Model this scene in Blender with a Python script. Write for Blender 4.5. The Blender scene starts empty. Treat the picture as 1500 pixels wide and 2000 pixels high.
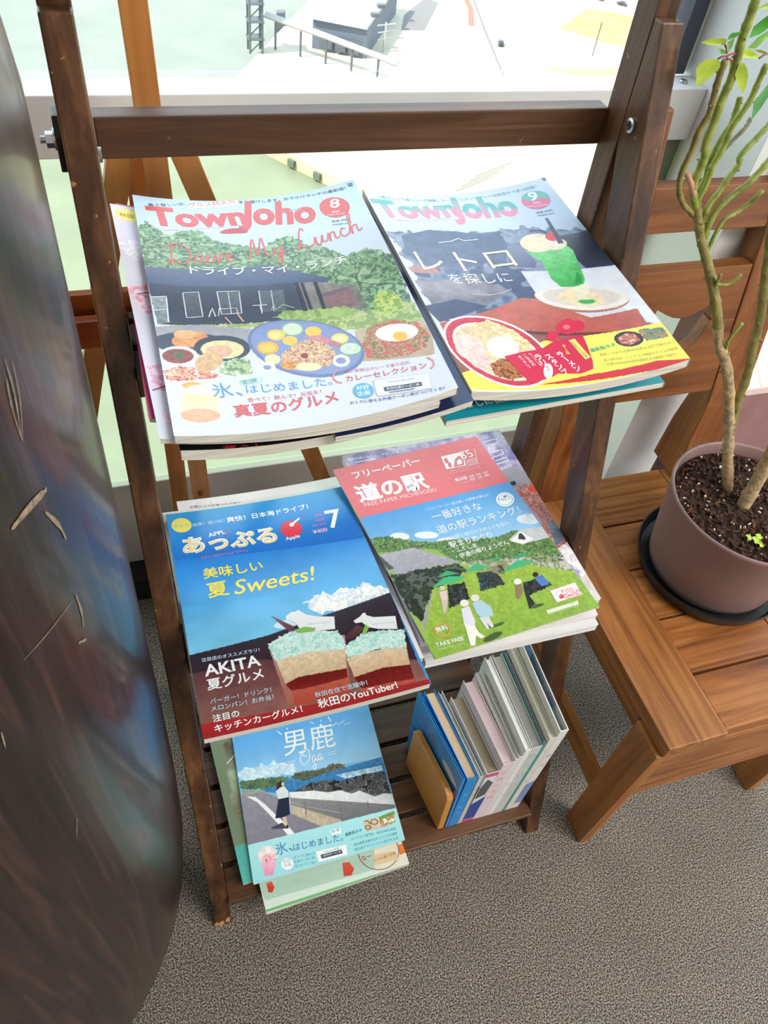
import bpy, bmesh, math, random
import numpy as np
from mathutils import Vector, Matrix
random.seed(7)
SC = bpy.context.scene
COL = SC.collection
def lin(c): return tuple((x/255/12.92 if x/255 <= .04045 else ((x/255+.055)/1.055)**2.4) for x in c)
# ---------------------------------------------------------------- camera
cam_d = bpy.data.cameras.new('camera'); cam = bpy.data.objects.new('camera', cam_d); COL.objects.link(cam); SC.camera = cam
cam_d.sensor_width = 36; cam_d.sensor_fit = 'AUTO'; cam_d.lens = 1522.56/2000*36; cam_d.clip_start = .02; cam_d.clip_end = 6000
cam.matrix_world = Matrix(((.949283, .156622, -.272637, 0), (-.294266, .74801, -.594885, 0), (.110764, .644942, .756162, 1.18), (0, 0, 0, 1)))
cam_d.dof.use_dof = True; cam_d.dof.focus_distance = .93; cam_d.dof.aperture_fstop = 40
# ---------------------------------------------------------------- world, sun, exposure
wd = bpy.data.worlds.new('sky'); SC.world = wd; wd.use_nodes = True
nt = wd.node_tree; bg = nt.nodes['Background']
tc = nt.nodes.new('ShaderNodeTexCoord'); sx = nt.nodes.new('ShaderNodeSeparateXYZ'); rp = nt.nodes.new('ShaderNodeValToRGB')
nt.links.new(tc.outputs['Generated'], sx.inputs[0]); nt.links.new(sx.outputs['Z'], rp.inputs[0]); nt.links.new(rp.outputs[0], bg.inputs[0])
rp.color_ramp.elements[0].position = 0; rp.color_ramp.elements[0].color = (.9, .95, 1, 1)
rp.color_ramp.elements[1].position = .8; rp.color_ramp.elements[1].color = (.62, .8, 1, 1)
bg.inputs[1].default_value = 2.85
sun_d = bpy.data.lights.new('sun', 'SUN'); sun = bpy.data.objects.new('sun', sun_d); COL.objects.link(sun)
sun_d.energy = 7.5; sun_d.angle = .01; sun_d.color = (1, .95, .86)
sun.rotation_euler = Vector((-.62, -.12, .78)).to_track_quat('Z', 'Y').to_euler()
for (lx, ly, e) in ((1.3, -.9, 46), (-1.2, -1.9, 5), (2.6, -1.5, 56)):   # unseen fill lights added overhead to brighten the room
    ld = bpy.data.lights.new('room_fill_light', 'AREA'); lo = bpy.data.objects.new('room_fill_light', ld); COL.objects.link(lo)
    ld.shape = 'RECTANGLE'; ld.size = 1.2; ld.size_y = .6; ld.energy = e; ld.color = (1, .96, .9); lo.location = (lx, ly, 2.55)
SC.view_settings.view_transform = 'Standard'; SC.view_settings.look = 'None'; SC.view_settings.exposure = .22; SC.view_settings.gamma = 1
SC.view_settings.use_curve_mapping = False
SC.cycles.max_bounces = 8; SC.cycles.diffuse_bounces = 4; SC.cycles.transparent_max_bounces = 12
try: SC.cycles.use_denoising = True
except Exception: pass
# ---------------------------------------------------------------- materials
def newmat(name):
    m = bpy.data.materials.new(name); m.use_nodes = True
    return m, m.node_tree.nodes, m.node_tree.links, m.node_tree.nodes['Principled BSDF']
def plain(name, c, rough=.5, metal=0, spec=.5, bump=0, bscale=200, var=0, vscale=30, coat=0):
    m, N, L, B = newmat(name)
    B.inputs['Base Color'].default_value = (*lin(c), 1); B.inputs['Roughness'].default_value = rough
    B.inputs['Metallic'].default_value = metal; B.inputs['Specular IOR Level'].default_value = spec; B.inputs['Coat Weight'].default_value = coat
    t = N.new('ShaderNodeTexCoord')
    if var:
        n = N.new('ShaderNodeTexNoise'); n.inputs['Scale'].default_value = vscale; n.inputs['Detail'].default_value = 5; L.new(t.outputs['Object'], n.inputs['Vector'])
        r = N.new('ShaderNodeValToRGB'); L.new(n.outputs[0], r.inputs[0])
        r.color_ramp.elements[0].position = .3; r.color_ramp.elements[1].position = .7
        r.color_ramp.elements[0].color = (*lin([x*(1-var) for x in c]), 1); r.color_ramp.elements[1].color = (*lin([min(255, x*(1+var)) for x in c]), 1)
        L.new(r.outputs[0], B.inputs['Base Color'])
    if bump:
        n = N.new('ShaderNodeTexNoise'); n.inputs['Scale'].default_value = bscale; L.new(t.outputs['Object'], n.inputs['Vector'])
        b = N.new('ShaderNodeBump'); b.inputs['Strength'].default_value = bump; b.inputs['Distance'].default_value = .002; L.new(n.outputs[0], b.inputs['Height']); L.new(b.outputs[0], B.inputs['Normal'])
    return m
def wood(name, cs, axis, rough=.45, scale=1.0, wear=None, spec=.4, ring=0, rot=0):
    m, N, L, B = newmat(name)
    t = N.new('ShaderNodeTexCoord'); mp = N.new('ShaderNodeMapping'); L.new(t.outputs['Object'], mp.inputs[0])
    s = [60*scale]*3; s['XYZ'.index(axis)] = 3.2*scale; mp.inputs['Scale'].default_value = s; mp.inputs['Rotation'].default_value[2] = rot
    n = N.new('ShaderNodeTexNoise'); n.inputs['Scale'].default_value = 1; n.inputs['Detail'].default_value = 7; n.inputs['Roughness'].default_value = .6; n.inputs['Distortion'].default_value = .6 + ring
    L.new(mp.outputs[0], n.inputs['Vector'])
    r = N.new('ShaderNodeValToRGB'); L.new(n.outputs[0], r.inputs[0]); e = r.color_ramp.elements
    e[0].position = .28; e[1].position = .74
    e[0].color = (*lin(cs[0]), 1); e[1].color = (*lin(cs[-1]), 1)
    if len(cs) > 2: q = e.new(.5); q.color = (*lin(cs[1]), 1)
    n3 = N.new('ShaderNodeTexNoise'); n3.inputs['Scale'].default_value = 9*scale; n3.inputs['Detail'].default_value = 3; L.new(t.outputs['Object'], n3.inputs['Vector'])
    mx0 = N.new('ShaderNodeMix'); mx0.data_type = 'RGBA'; mx0.blend_type = 'MULTIPLY'; mx0.inputs[0].default_value = .45
    r3 = N.new('ShaderNodeValToRGB'); r3.color_ramp.elements[0].position = .35; r3.color_ramp.elements[1].position = .65; r3.color_ramp.elements[0].color = (.5, .46, .42, 1); L.new(n3.outputs[0], r3.inputs[0])
    L.new(r.outputs[0], mx0.inputs[6]); L.new(r3.outputs[0], mx0.inputs[7]); out = mx0.outputs[2]
    if wear:
        n2 = N.new('ShaderNodeTexNoise'); n2.inputs['Scale'].default_value = 120; n2.inputs['Detail'].default_value = 3; L.new(t.outputs['Object'], n2.inputs['Vector'])
        r2 = N.new('ShaderNodeValToRGB'); r2.color_ramp.elements[0].position = .70; r2.color_ramp.elements[1].position = .76; L.new(n2.outputs[0], r2.inputs[0])
        mx = N.new('ShaderNodeMix'); mx.data_type = 'RGBA'; L.new(r2.outputs[0], mx.inputs[0]); L.new(out, mx.inputs[6]); mx.inputs[7].default_value = (*lin(wear), 1); out = mx.outputs[2]
    L.new(out, B.inputs['Base Color']); B.inputs['Roughness'].default_value = rough; B.inputs['Specular IOR Level'].default_value = spec
    b = N.new('ShaderNodeBump'); b.inputs['Strength'].default_value = .15; b.inputs['Distance'].default_value = .001; L.new(n.outputs[0], b.inputs['Height']); L.new(b.outputs[0], B.inputs['Normal'])
    return m
def printed(name, rough, spec=.5):
    m, N, L, B = newmat(name); a = N.new('ShaderNodeAttribute'); a.attribute_name = 'Ink'; L.new(a.outputs['Color'], B.inputs['Base Color'])
    B.inputs['Roughness'].default_value = rough; B.inputs['Specular IOR Level'].default_value = spec
    return m
def pages_mat(name, c):
    m, N, L, B = newmat(name); t = N.new('ShaderNodeTexCoord'); w = N.new('ShaderNodeTexNoise'); mp = N.new('ShaderNodeMapping'); mp.inputs['Scale'].default_value = (6, 6, 1500)
    L.new(t.outputs['Object'], mp.inputs[0]); L.new(mp.outputs[0], w.inputs[0]); w.inputs['Scale'].default_value = 1
    r = N.new('ShaderNodeValToRGB'); r.color_ramp.elements[0].color = (*lin([x*.8 for x in c]), 1); r.color_ramp.elements[1].color = (*lin(c), 1); r.color_ramp.elements[0].position = .3; r.color_ramp.elements[1].position = .6
    L.new(w.outputs[0], r.inputs[0]); L.new(r.outputs[0], B.inputs['Base Color']); B.inputs['Roughness'].default_value = .8
    return m
M = {}
M['rack'] = wood('dark_stained_wood', [(44, 25, 14), (80, 50, 29), (124, 84, 54)], 'Z', .36, 1, (170, 120, 70))
M['rack_slat'] = wood('dark_stained_slat', [(46, 27, 16), (82, 53, 33), (116, 80, 54)], 'X', .4, 1, (120, 84, 58))
M['rack_raw'] = plain('bare_chipped_wood', (196, 142, 84), .7, var=.15)
M['teak_x'] = wood('teak_grain_across', [(108, 60, 26), (162, 100, 50), (194, 134, 76)], 'X', .4, .8, ring=1.2)
M['teak_y'] = wood('teak_grain_along', [(110, 64, 30), (162, 104, 54), (190, 132, 78)], 'Y', .4, .8, ring=.8)
M['teak_backlit'] = wood('backlit_teak_backrest', [(80, 44, 16), (124, 72, 32), (152, 98, 50)], 'X', .38, .8)  # backrest teak made darker, its backlit shade put into the colour
M['teak_z'] = wood('teak_grain_upright', [(90, 48, 18), (134, 78, 36), (164, 106, 56)], 'Z', .42, .8)  # back post teak, likewise darkened in colour as backlit
M['teak_leg'] = wood('teak_leg_wood', [(128, 78, 40), (172, 112, 60), (198, 140, 84)], 'Z', .5, .8)
M['pine'] = wood('varnished_pine', [(168, 100, 44), (196, 130, 66), (214, 154, 88)], 'Z', .35, .55)
M['pine_x'] = wood('varnished_pine_bar', [(130, 50, 18), (168, 78, 34), (196, 110, 56)], 'X', .25, .6)
M['bookend'] = wood('orange_birch', [(206, 138, 66), (220, 154, 80), (230, 168, 96)], 'Z', .4, .5)
M['paper'] = pages_mat('page_edges', (226, 220, 208)); M['paper_tan'] = pages_mat('tan_page_edges', (206, 178, 150)); M['paper_old'] = pages_mat('old_page_edges', (150, 138, 116)); M['paper_grey'] = pages_mat('grey_page_edges', (172, 172, 170)); M['paper_pink'] = pages_mat('pink_page_edges', (222, 200, 208)); M['paper_cream'] = pages_mat('cream_page_edges', (238, 234, 220)); M['paper_white'] = pages_mat('white_page_edges', (240, 240, 240))
M['gloss'] = printed('glossy_print', .16, .6); M['print'] = printed('satin_print', .3, .6); M['matte'] = printed('matte_print', .45)
M['white'] = plain('white_painted_metal', (226, 228, 230), .35); M['grey'] = plain('grey_painted_metal', (176, 176, 176), .4, var=.03, vscale=6)
M['sill'] = plain('grey_sill_panel', (196, 192, 188), .5); M['gasket'] = plain('dark_rubber_gasket', (62, 66, 78), .5); M['midgrey'] = plain('grey_window_seal', (122, 128, 138), .5)
M['black'] = plain('black_recess', (18, 18, 20), .7); M['plaster'] = plain('off_white_plaster', (214, 210, 202), .8, bump=.1)
M['saucer'] = plain('black_plastic', (26, 27, 30), .32, bump=.3, bscale=900); M['pot'] = plain('mauve_plastic', (140, 112, 110), .45, var=.03, vscale=12)
M['steel'] = plain('zinc_steel', (170, 172, 174), .3, 1)
M['soil'] = plain('dark_soil', (44, 26, 18), .95, bump=1, bscale=260, var=.6, vscale=190); M['chip'] = plain('bark_chip', (70, 42, 28), .9, var=.5, vscale=90); M['perlite'] = plain('perlite', (214, 198, 178), .9)
M['leaf0'] = plain('yellow_green_leaf', (168, 190, 60), .4, var=.12, vscale=60); M['leaf1'] = plain('deep_green_leaf', (64, 140, 40), .4, var=.15, vscale=60); M['leaf2'] = plain('mid_green_leaf', (124, 178, 84), .4, var=.1, vscale=60); M['leaf3'] = plain('soft_green_leaf', (96, 158, 92), .4, var=.12, vscale=60)
for k in ('leaf0', 'leaf1', 'leaf2', 'leaf3'):
    B = M[k].node_tree.nodes['Principled BSDF']; B.inputs['Transmission Weight'].default_value = 0; B.inputs['Subsurface Weight'].default_value = .25; B.inputs['Subsurface Radius'].default_value = (.01, .012, .003)
M['bark'] = plain('pale_woody_stem', (172, 148, 112), .8, bump=.8, bscale=300, var=.18, vscale=120); M['stem_olive'] = plain('olive_stem', (132, 122, 66), .6, bump=.4, bscale=400, var=.16, vscale=90); M['stem_green'] = plain('green_stem', (136, 148, 66), .5, var=.15, vscale=120); M['stem_grey'] = plain('grey_brown_stem', (112, 104, 84), .6, var=.15, vscale=140); M['stem_pink'] = plain('pinkish_bud', (186, 140, 120), .6, var=.1); M['petiole'] = plain('red_petiole', (150, 60, 74), .5)
M['mauve'] = plain('mauve_panel', (150, 112, 112), .6, var=.05); M['tile'] = plain('sunlit_pink_top', (232, 208, 200), .5)  # pink top made pale, its sunlit brightness put into the colour
def carpet():
    m, N, L, B = newmat('grey_brown_carpet'); t = N.new('ShaderNodeTexCoord')
    n = N.new('ShaderNodeTexNoise'); n.inputs['Scale'].default_value = 520; n.inputs['Detail'].default_value = 3; L.new(t.outputs['Object'], n.inputs[0])
    r = N.new('ShaderNodeValToRGB'); L.new(n.outputs[0], r.inputs[0]); e = r.color_ramp.elements
    e[0].position = .37; e[0].color = (*lin((52, 47, 43)), 1); e[1].position = .64; e[1].color = (*lin((190, 180, 169)), 1); q = e.new(.5); q.color = (*lin((122, 113, 105)), 1)
    n2 = N.new('ShaderNodeTexNoise'); n2.inputs['Scale'].default_value = 14; L.new(t.outputs['Object'], n2.inputs[0])
    mx = N.new('ShaderNodeMix'); mx.data_type = 'RGBA'; mx.blend_type = 'MULTIPLY'; mx.inputs[0].default_value = .25; L.new(r.outputs[0], mx.inputs[6]); L.new(n2.outputs[0], mx.inputs[7])
    L.new(mx.outputs[2], B.inputs['Base Color']); B.inputs['Roughness'].default_value = .95; B.inputs['Specular IOR Level'].default_value = .1
    b = N.new('ShaderNodeBump'); b.inputs['Strength'].default_value = .8; b.inputs['Distance'].default_value = .003; L.new(n.outputs[0], b.inputs['Height']); L.new(b.outputs[0], B.inputs['Normal'])
    return m
M['carpet'] = carpet()
def lacquer():
    m, N, L, B = newmat('dark_lacquered_wood'); t = N.new('ShaderNodeTexCoord'); mp = N.new('ShaderNodeMapping'); mp.inputs['Scale'].default_value = (70, 70, 3.5); L.new(t.outputs['Object'], mp.inputs[0])
    n = N.new('ShaderNodeTexNoise'); n.inputs['Scale'].default_value = 1.4; n.inputs['Detail'].default_value = 8; n.inputs['Distortion'].default_value = .8; L.new(mp.outputs[0], n.inputs[0])
    r = N.new('ShaderNodeValToRGB'); L.new(n.outputs[0], r.inputs[0]); e = r.color_ramp.elements
    e[0].position = .3; e[0].color = (*lin((20, 12, 12)), 1); e[1].position = .75; e[1].color = (*lin((70, 45, 38)), 1); q = e.new(.52); q.color = (*lin((40, 25, 24)), 1)
    L.new(r.outputs[0], B.inputs['Base Color']); B.inputs['Roughness'].default_value = .34; B.inputs['Specular IOR Level'].default_value = .35; B.inputs['Coat Weight'].default_value = .25; B.inputs['Coat Roughness'].default_value = .12
    b = N.new('ShaderNodeBump'); b.inputs['Strength'].default_value = .12; b.inputs['Distance'].default_value = .002; L.new(n.outputs[0], b.inputs['Height']); L.new(b.outputs[0], B.inputs['Normal'])
    return m
M['lacquer'] = lacquer(); M['scratch'] = plain('pale_scratch', (128, 112, 92), .8, var=.2, vscale=300)
def glass(tint):
    m = bpy.data.materials.new('window_glass'); m.use_nodes = True; N = m.node_tree.nodes; L = m.node_tree.links; N.clear()
    o = N.new('ShaderNodeOutputMaterial'); t = N.new('ShaderNodeBsdfTransparent'); t.inputs[0].default_value = (*tint, 1); g = N.new('ShaderNodeBsdfGlossy'); g.inputs['Roughness'].default_value = .01
    f = N.new('ShaderNodeLayerWeight'); f.inputs[0].default_value = .5; p = N.new('ShaderNodeMath'); p.operation = 'POWER'; p.inputs[1].default_value = 5; q = N.new('ShaderNodeMath'); q.operation = 'MULTIPLY_ADD'; q.inputs[1].default_value = .9; q.inputs[2].default_value = .02
    L.new(f.outputs['Facing'], p.inputs[0]); L.new(p.outputs[0], q.inputs[0])
    x = N.new('ShaderNodeMixShader'); L.new(q.outputs[0], x.inputs[0]); L.new(t.outputs[0], x.inputs[1]); L.new(g.outputs[0], x.inputs[2]); L.new(x.outputs[0], o.inputs[0])
    return m
M['glass'] = glass((.95, .97, .95)); M['glass_low'] = glass((.95, .985, .86))
M['sea'] = plain('pale_green_sea', (112, 116, 104), .35, bump=.3, bscale=.2, var=.05, vscale=.06, spec=.25); M['land'] = plain('pale_concrete_ground', (170, 162, 144), .9, var=.06, vscale=.04); M['quay'] = plain('quay_concrete', (120, 114, 100), .9)
M['sand'] = plain('dry_grass', (150, 136, 90), .95, var=.12, vscale=.15); M['asphalt'] = plain('old_asphalt', (112, 108, 106), .9); M['paintline'] = plain('road_line', (150, 96, 80), .8)
M['shed'] = plain('white_sheet_metal', (160, 160, 158), .6); M['shed_shaded'] = plain('shaded_sheet_metal', (90, 98, 110), .6); M['iron'] = plain('grey_steelwork', (86, 90, 92), .6); M['car'] = plain('dark_car_paint', (60, 62, 68), .3)
# ---------------------------------------------------------------- mesh helpers (everything is written in room coordinates, metres)
class MB:
    def __init__(s): s.v = []; s.f = []; s.m = []; s.c = None
    def add(s, vs, fs, mi=0):
        o = len(s.v); s.v += [tuple(x) for x in vs]; s.f += [tuple(i+o for i in f) for f in fs]; s.m += [mi]*len(fs)
    def hexa(s, b, t, mi=0):                       # two matching rings: bottom and top
        n = len(b); s.add(list(b)+list(t), [tuple(range(n))[::-1], tuple(range(n, 2*n))] + [(i, (i+1) % n, n+(i+1) % n, n+i) for i in range(n)], mi)
    def box(s, x0, x1, y0, y1, z0, z1, mi=0): s.hexa([(x0, y0, z0), (x1, y0, z0), (x1, y1, z0), (x0, y1, z0)], [(x0, y0, z1), (x1, y0, z1), (x1, y1, z1), (x0, y1, z1)], mi)
    def prism_x(s, poly, x0, x1, mi=0): s.hexa([(x0, y, z) for y, z in poly], [(x1, y, z) for y, z in poly], mi)
    def prism_y(s, poly, y0, y1, mi=0, k=0, zr=0): s.hexa([(x, y0+k*(z-zr), z) for x, z in poly], [(x, y1+k*(z-zr), z) for x, z in poly], mi)
    def prism_z(s, poly, z0, z1, mi=0): s.hexa([(x, y, z0) for x, y in poly], [(x, y, z1) for x, y in poly], mi)
    def tube(s, pts, rad, n=8, mi=0):
        pts = [Vector(p) for p in pts]; rings = []; up = Vector((.3, 1, .2)).normalized()
        for i, p in enumerate(pts):
            d = (pts[min(i+1, len(pts)-1)]-pts[max(i-1, 0)]).normalized(); a = d.cross(up).normalized(); b = d.cross(a); r = rad[i] if hasattr(rad, '__len__') else rad
            rings.append([p+(a*math.cos(2*math.pi*k/n)+b*math.sin(2*math.pi*k/n))*r for k in range(n)])
        vs = [q for r in rings for q in r]; fs = [(i*n+k, i*n+(k+1) % n, (i+1)*n+(k+1) % n, (i+1)*n+k) for i in range(len(pts)-1) for k in range(n)]
        fs += [tuple(range(n))[::-1], tuple((len(pts)-1)*n+k for k in range(n))]; s.add(vs, fs, mi)
    def lathe(s, prof, cx, cy, n=64, mi=0, closed=True):
        vs = [(cx+r*math.cos(2*math.pi*k/n), cy+r*math.sin(2*math.pi*k/n), z) for r, z in prof for k in range(n)]
        m = len(prof); fs = [(i*n+k, i*n+(k+1) % n, (i+1)*n+(k+1) % n, (i+1)*n+k) for i in range(m-1) for k in range(n)]
        if closed: fs += [tuple(range(n))[::-1], tuple((m-1)*n+k for k in range(n))]
        s.add(vs, fs, mi)
def loc_of(p):
    return Vector(p.matrix_basis.translation) + (loc_of(p.parent) if p.parent else Vector((0, 0, 0)))
def obj(name, mb, mats, parent=None, bevel=0, smooth=False, origin=None, seg=2):
    me = bpy.data.meshes.new(name); org = loc_of(parent) if parent else Vector(origin or (0, 0, 0))
    me.from_pydata([(x-org.x, y-org.y, z-org.z) for x, y, z in mb.v], [], mb.f)
    for m in (mats if isinstance(mats, (list, tuple)) else [mats]): me.materials.append(M[m] if isinstance(m, str) else m)
    me.polygons.foreach_set('material_index', mb.m)
    bm = bmesh.new(); bm.from_mesh(me); bmesh.ops.recalc_face_normals(bm, faces=bm.faces)
    if bevel: bmesh.ops.bevel(bm, geom=[e for e in bm.edges if len(e.link_faces) == 2 and e.calc_face_angle(0) > .5], offset=bevel, segments=seg, affect='EDGES', profile=.6, clamp_overlap=True)
    bm.to_mesh(me); bm.free()
    if smooth: me.polygons.foreach_set('use_smooth', [True]*len(me.polygons))
    o = bpy.data.objects.new(name, me); COL.objects.link(o)
    if parent: o.parent = parent
    else: o.location = org
    return o
def thing(name, label, cat, loc=(0, 0, 0), group=None):
    o = bpy.data.objects.new(name, None); COL.objects.link(o); o.location = loc; o.empty_display_size = .05
    return tag(o, label, cat, group)
def tag(o, label, cat, group=None):
    o['label'] = label; o['category'] = cat
    if group: o['group'] = group
    return o
def struct(name, mb, mats, bevel=0): o = obj(name, mb, mats, bevel=bevel); o['kind'] = 'structure'; return o
def B1(*a):
    m = MB(); m.box(*a); return m
COVERS={'m8': ('tl',0,[(0.0207,0.6936),(0.2288,0.7012),(0.229,0.405),(0.0169,0.3927)],210.3,298.6,0.0072),'bl': ('tl',0.0076,[(0.0005,0.685),(0.2085,0.6901),(0.2155,0.4022),(0.0076,0.3971)],208.0,288.0,0.005),'mg': ('tl',0.013,[(0.0054,0.697),(0.2134,0.6948),(0.2105,0.4198),(0.0025,0.422)],208.0,275.0,0.0042),'nv': ('tl',0.0176,[(0.129,0.6862),(0.239,0.6881),(0.244,0.4031),(0.134,0.4012)],110.0,285.0,0.006),'bk': ('tl',0.024,[(0.0029,0.6872),(0.219,0.7004),(0.2364,0.416),(0.0203,0.4028)],216.5,285.0,0.0105),'m9': ('tr',0,[(0.2373,0.697),(0.4397,0.7037),(0.4477,0.4141),(0.2452,0.411)],202.5,287.9,0.009),'pg': ('tr',0.0094,[(0.2505,0.704),(0.4385,0.7037),(0.438,0.4457),(0.25,0.446)],188.0,258.0,0.006),'te': ('tf',0,[(0.2166,0.7),(0.4308,0.7112),(0.4457,0.4266),(0.2315,0.4154)],214.5,285.0,0.0062),'ap': ('ml',0,[(0.0057,0.5954),(0.2131,0.5972),(0.2187,0.3053),(0.0048,0.3023)],210.7,292.6,0.0095),'a2': ('ml',0.01,[(0.002,0.6085),(0.2105,0.6103),(0.213,0.3253),(0.0045,0.3235)],208.5,285.0,0.0105),'cf': ('ml',0.021,[(0.0205,0.636),(0.2285,0.6367),(0.2295,0.3457),(0.0215,0.345)],208.0,291.0,0.0075),'mi': ('mr',0,[(0.205,0.6134),(0.4016,0.6352),(0.439,0.3589),(0.2395,0.3404)],199.1,277.0,0.003),'gu': ('mr',0.0034,[(0.2234,0.6378),(0.4395,0.6441),(0.4478,0.3703),(0.2331,0.364)],215.5,274.0,0.0105),'w1': ('mr',0.0144,[(0.2338,0.6375),(0.4413,0.6375),(0.4413,0.3575),(0.2338,0.3575)],207.5,280.0,0.011),'w2': ('mr',0.0258,[(0.2375,0.6315),(0.443,0.6315),(0.443,0.3515),(0.2375,0.3515)],205.5,280.0,0.012),'og': ('bt',0,[(0.0525,0.5883),(0.2599,0.5897),(0.2489,0.2929),(0.0395,0.2916)],208.4,297.0,0.0055),'t2': ('bt',0.0059,[(0.0118,0.5829),(0.2115,0.5934),(0.2265,0.3068),(0.0268,0.2963)],200.0,287.0,0.0055),'gr': ('bt',0.0118,[(0.0366,0.5401),(0.2359,0.5488),(0.2483,0.2641),(0.049,0.2554)],199.5,285.0,0.0095)}
PILE={'tl': (0.793,0.04,0.55,0.013,0.122),'tr': (0.7865,0.05,0.57,0.013,0.34),'tf': (0.7635,0.05,0.57,0,0.34),'ml': (0.498,-0.125,0.45,0.004,0.11),'mr': (0.497,0,0.5,0,0.33),'bt': (0.08,0,0.44,0,0.15)}
STEMS=[('t1',[(0.7204,0.504,0.4679),(0.6954,0.5112,0.5222),(0.6843,0.5185,0.5562),(0.6668,0.5257,0.5978),(0.6507,0.5329,0.6355),(0.6369,0.5402,0.6624),(0.6201,0.5474,0.6863),(0.6058,0.5546,0.7188),(0.5925,0.5618,0.7448),(0.5793,0.5691,0.7684),(0.5697,0.5763,0.7853),(0.5645,0.5835,0.7964),(0.5581,0.5908,0.8122),(0.5558,0.598,0.8226)],0.0066,0.0043),('t2',[(0.6805,0.52,0.5695),(0.6795,0.525,0.5872),(0.6765,0.53,0.6112),(0.6739,0.535,0.6443),(0.667,0.54,0.674),(0.6626,0.545,0.7013),(0.6561,0.55,0.7281),(0.6472,0.555,0.7551),(0.6374,0.56,0.7857),(0.6235,0.565,0.8235),(0.6017,0.57,0.874),(0.5888,0.575,0.9145),(0.5807,0.58,0.9515),(0.5682,0.585,0.9856)],0.0052,0.0044),('t3',[(0.7216,0.472,0.4677),(0.7267,0.4789,0.5067),(0.7287,0.4857,0.5479),(0.7275,0.4926,0.6022),(0.7177,0.4994,0.6609),(0.7035,0.5063,0.728),(0.69,0.5131,0.7992),(0.6696,0.52,0.8618)],0.0087,0.0072),('b1',[(0.5582,0.597,0.8126),(0.5456,0.595,0.821),(0.5327,0.593,0.8303),(0.5191,0.591,0.8466),(0.5126,0.589,0.8639),(0.511,0.587,0.8752),(0.5103,0.585,0.888),(0.5076,0.583,0.9064),(0.5091,0.581,0.9213),(0.5049,0.579,0.9362),(0.5004,0.577,0.9522),(0.498,0.575,0.9668)],0.0028,0.0029),('b2',[(0.5551,0.598,0.8226),(0.5498,0.5972,0.8287),(0.5408,0.5964,0.8412),(0.5374,0.5956,0.8495),(0.5364,0.5948,0.8636),(0.5352,0.5939,0.8763),(0.5293,0.5931,0.8893),(0.5282,0.5923,0.9058),(0.5256,0.5915,0.9296),(0.5256,0.5907,0.9447),(0.5228,0.5899,0.9605),(0.5179,0.5891,0.9788),(0.5163,0.5882,0.9933),(0.5143,0.5874,1.0063),(0.5124,0.5866,1.0205),(0.5029,0.5858,1.0438),(0.4931,0.585,1.0685)],0.0038,0.0038),('b0',[(0.5454,0.596,0.8349),(0.5374,0.5947,0.8449),(0.5291,0.5933,0.8541),(0.521,0.592,0.8621)],0.003,0.0026),('b3',[(0.5571,0.6,0.8225),(0.5525,0.6014,0.8349),(0.5556,0.6029,0.8497),(0.5532,0.6043,0.8668),(0.556,0.6057,0.8846),(0.5615,0.6071,0.9009),(0.5612,0.6086,0.9158),(0.5611,0.61,0.9229)],0.0028,0.0028),('b4',[(0.5556,0.599,0.8242),(0.5539,0.5985,0.8332),(0.5547,0.598,0.8475),(0.5525,0.5975,0.8616),(0.552,0.597,0.8654),(0.5544,0.5965,0.8837),(0.5538,0.596,0.9013),(0.5575,0.5955,0.9156),(0.5598,0.595,0.9278),(0.5593,0.5945,0.9434),(0.5592,0.594,0.9561)],0.0028,0.0027),('b5',[(0.5528,0.598,0.8743),(0.5616,0.6022,0.8783),(0.5713,0.6065,0.8853),(0.5835,0.6108,0.895),(0.5884,0.615,0.9011)],0.002,0.002),('b6',[(0.5644,0.59,0.8073),(0.5652,0.5924,0.8136),(0.5667,0.5949,0.8259),(0.5742,0.5973,0.8392),(0.5802,0.5998,0.8528),(0.5871,0.6022,0.8631),(0.5865,0.6047,0.8705),(0.5972,0.6071,0.8843),(0.6074,0.6096,0.8965),(0.6147,0.612,0.9071)],0.003,0.0028),('b7',[(0.5678,0.58,0.7914),(0.5686,0.5825,0.7956),(0.5687,0.585,0.8071),(0.5712,0.5875,0.8221),(0.5824,0.59,0.8352),(0.5991,0.5925,0.8469),(0.6085,0.595,0.8572),(0.6162,0.5975,0.8669),(0.6233,0.6,0.8785)],0.003,0.0033),('b8',[(0.5738,0.576,0.7805),(0.5746,0.5775,0.7883),(0.5753,0.579,0.8034),(0.5798,0.5805,0.8179),(0.5933,0.582,0.8245),(0.6052,0.5835,0.8339),(0.6144,0.585,0.8443)],0.002,0.0021),('b9',[(0.5923,0.562,0.7454),(0.5874,0.559,0.7572),(0.5839,0.556,0.771)],0.0017,0.0015),('ba',[(0.5909,0.562,0.7543),(0.5922,0.56,0.7555),(0.6032,0.558,0.7564),(0.6106,0.556,0.7688)],0.0015,0.0017),('bb',[(0.6312,0.543,0.674),(0.627,0.5413,0.6837),(0.623,0.5397,0.6981),(0.6271,0.538,0.7192)],0.0017,0.0019)]
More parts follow.
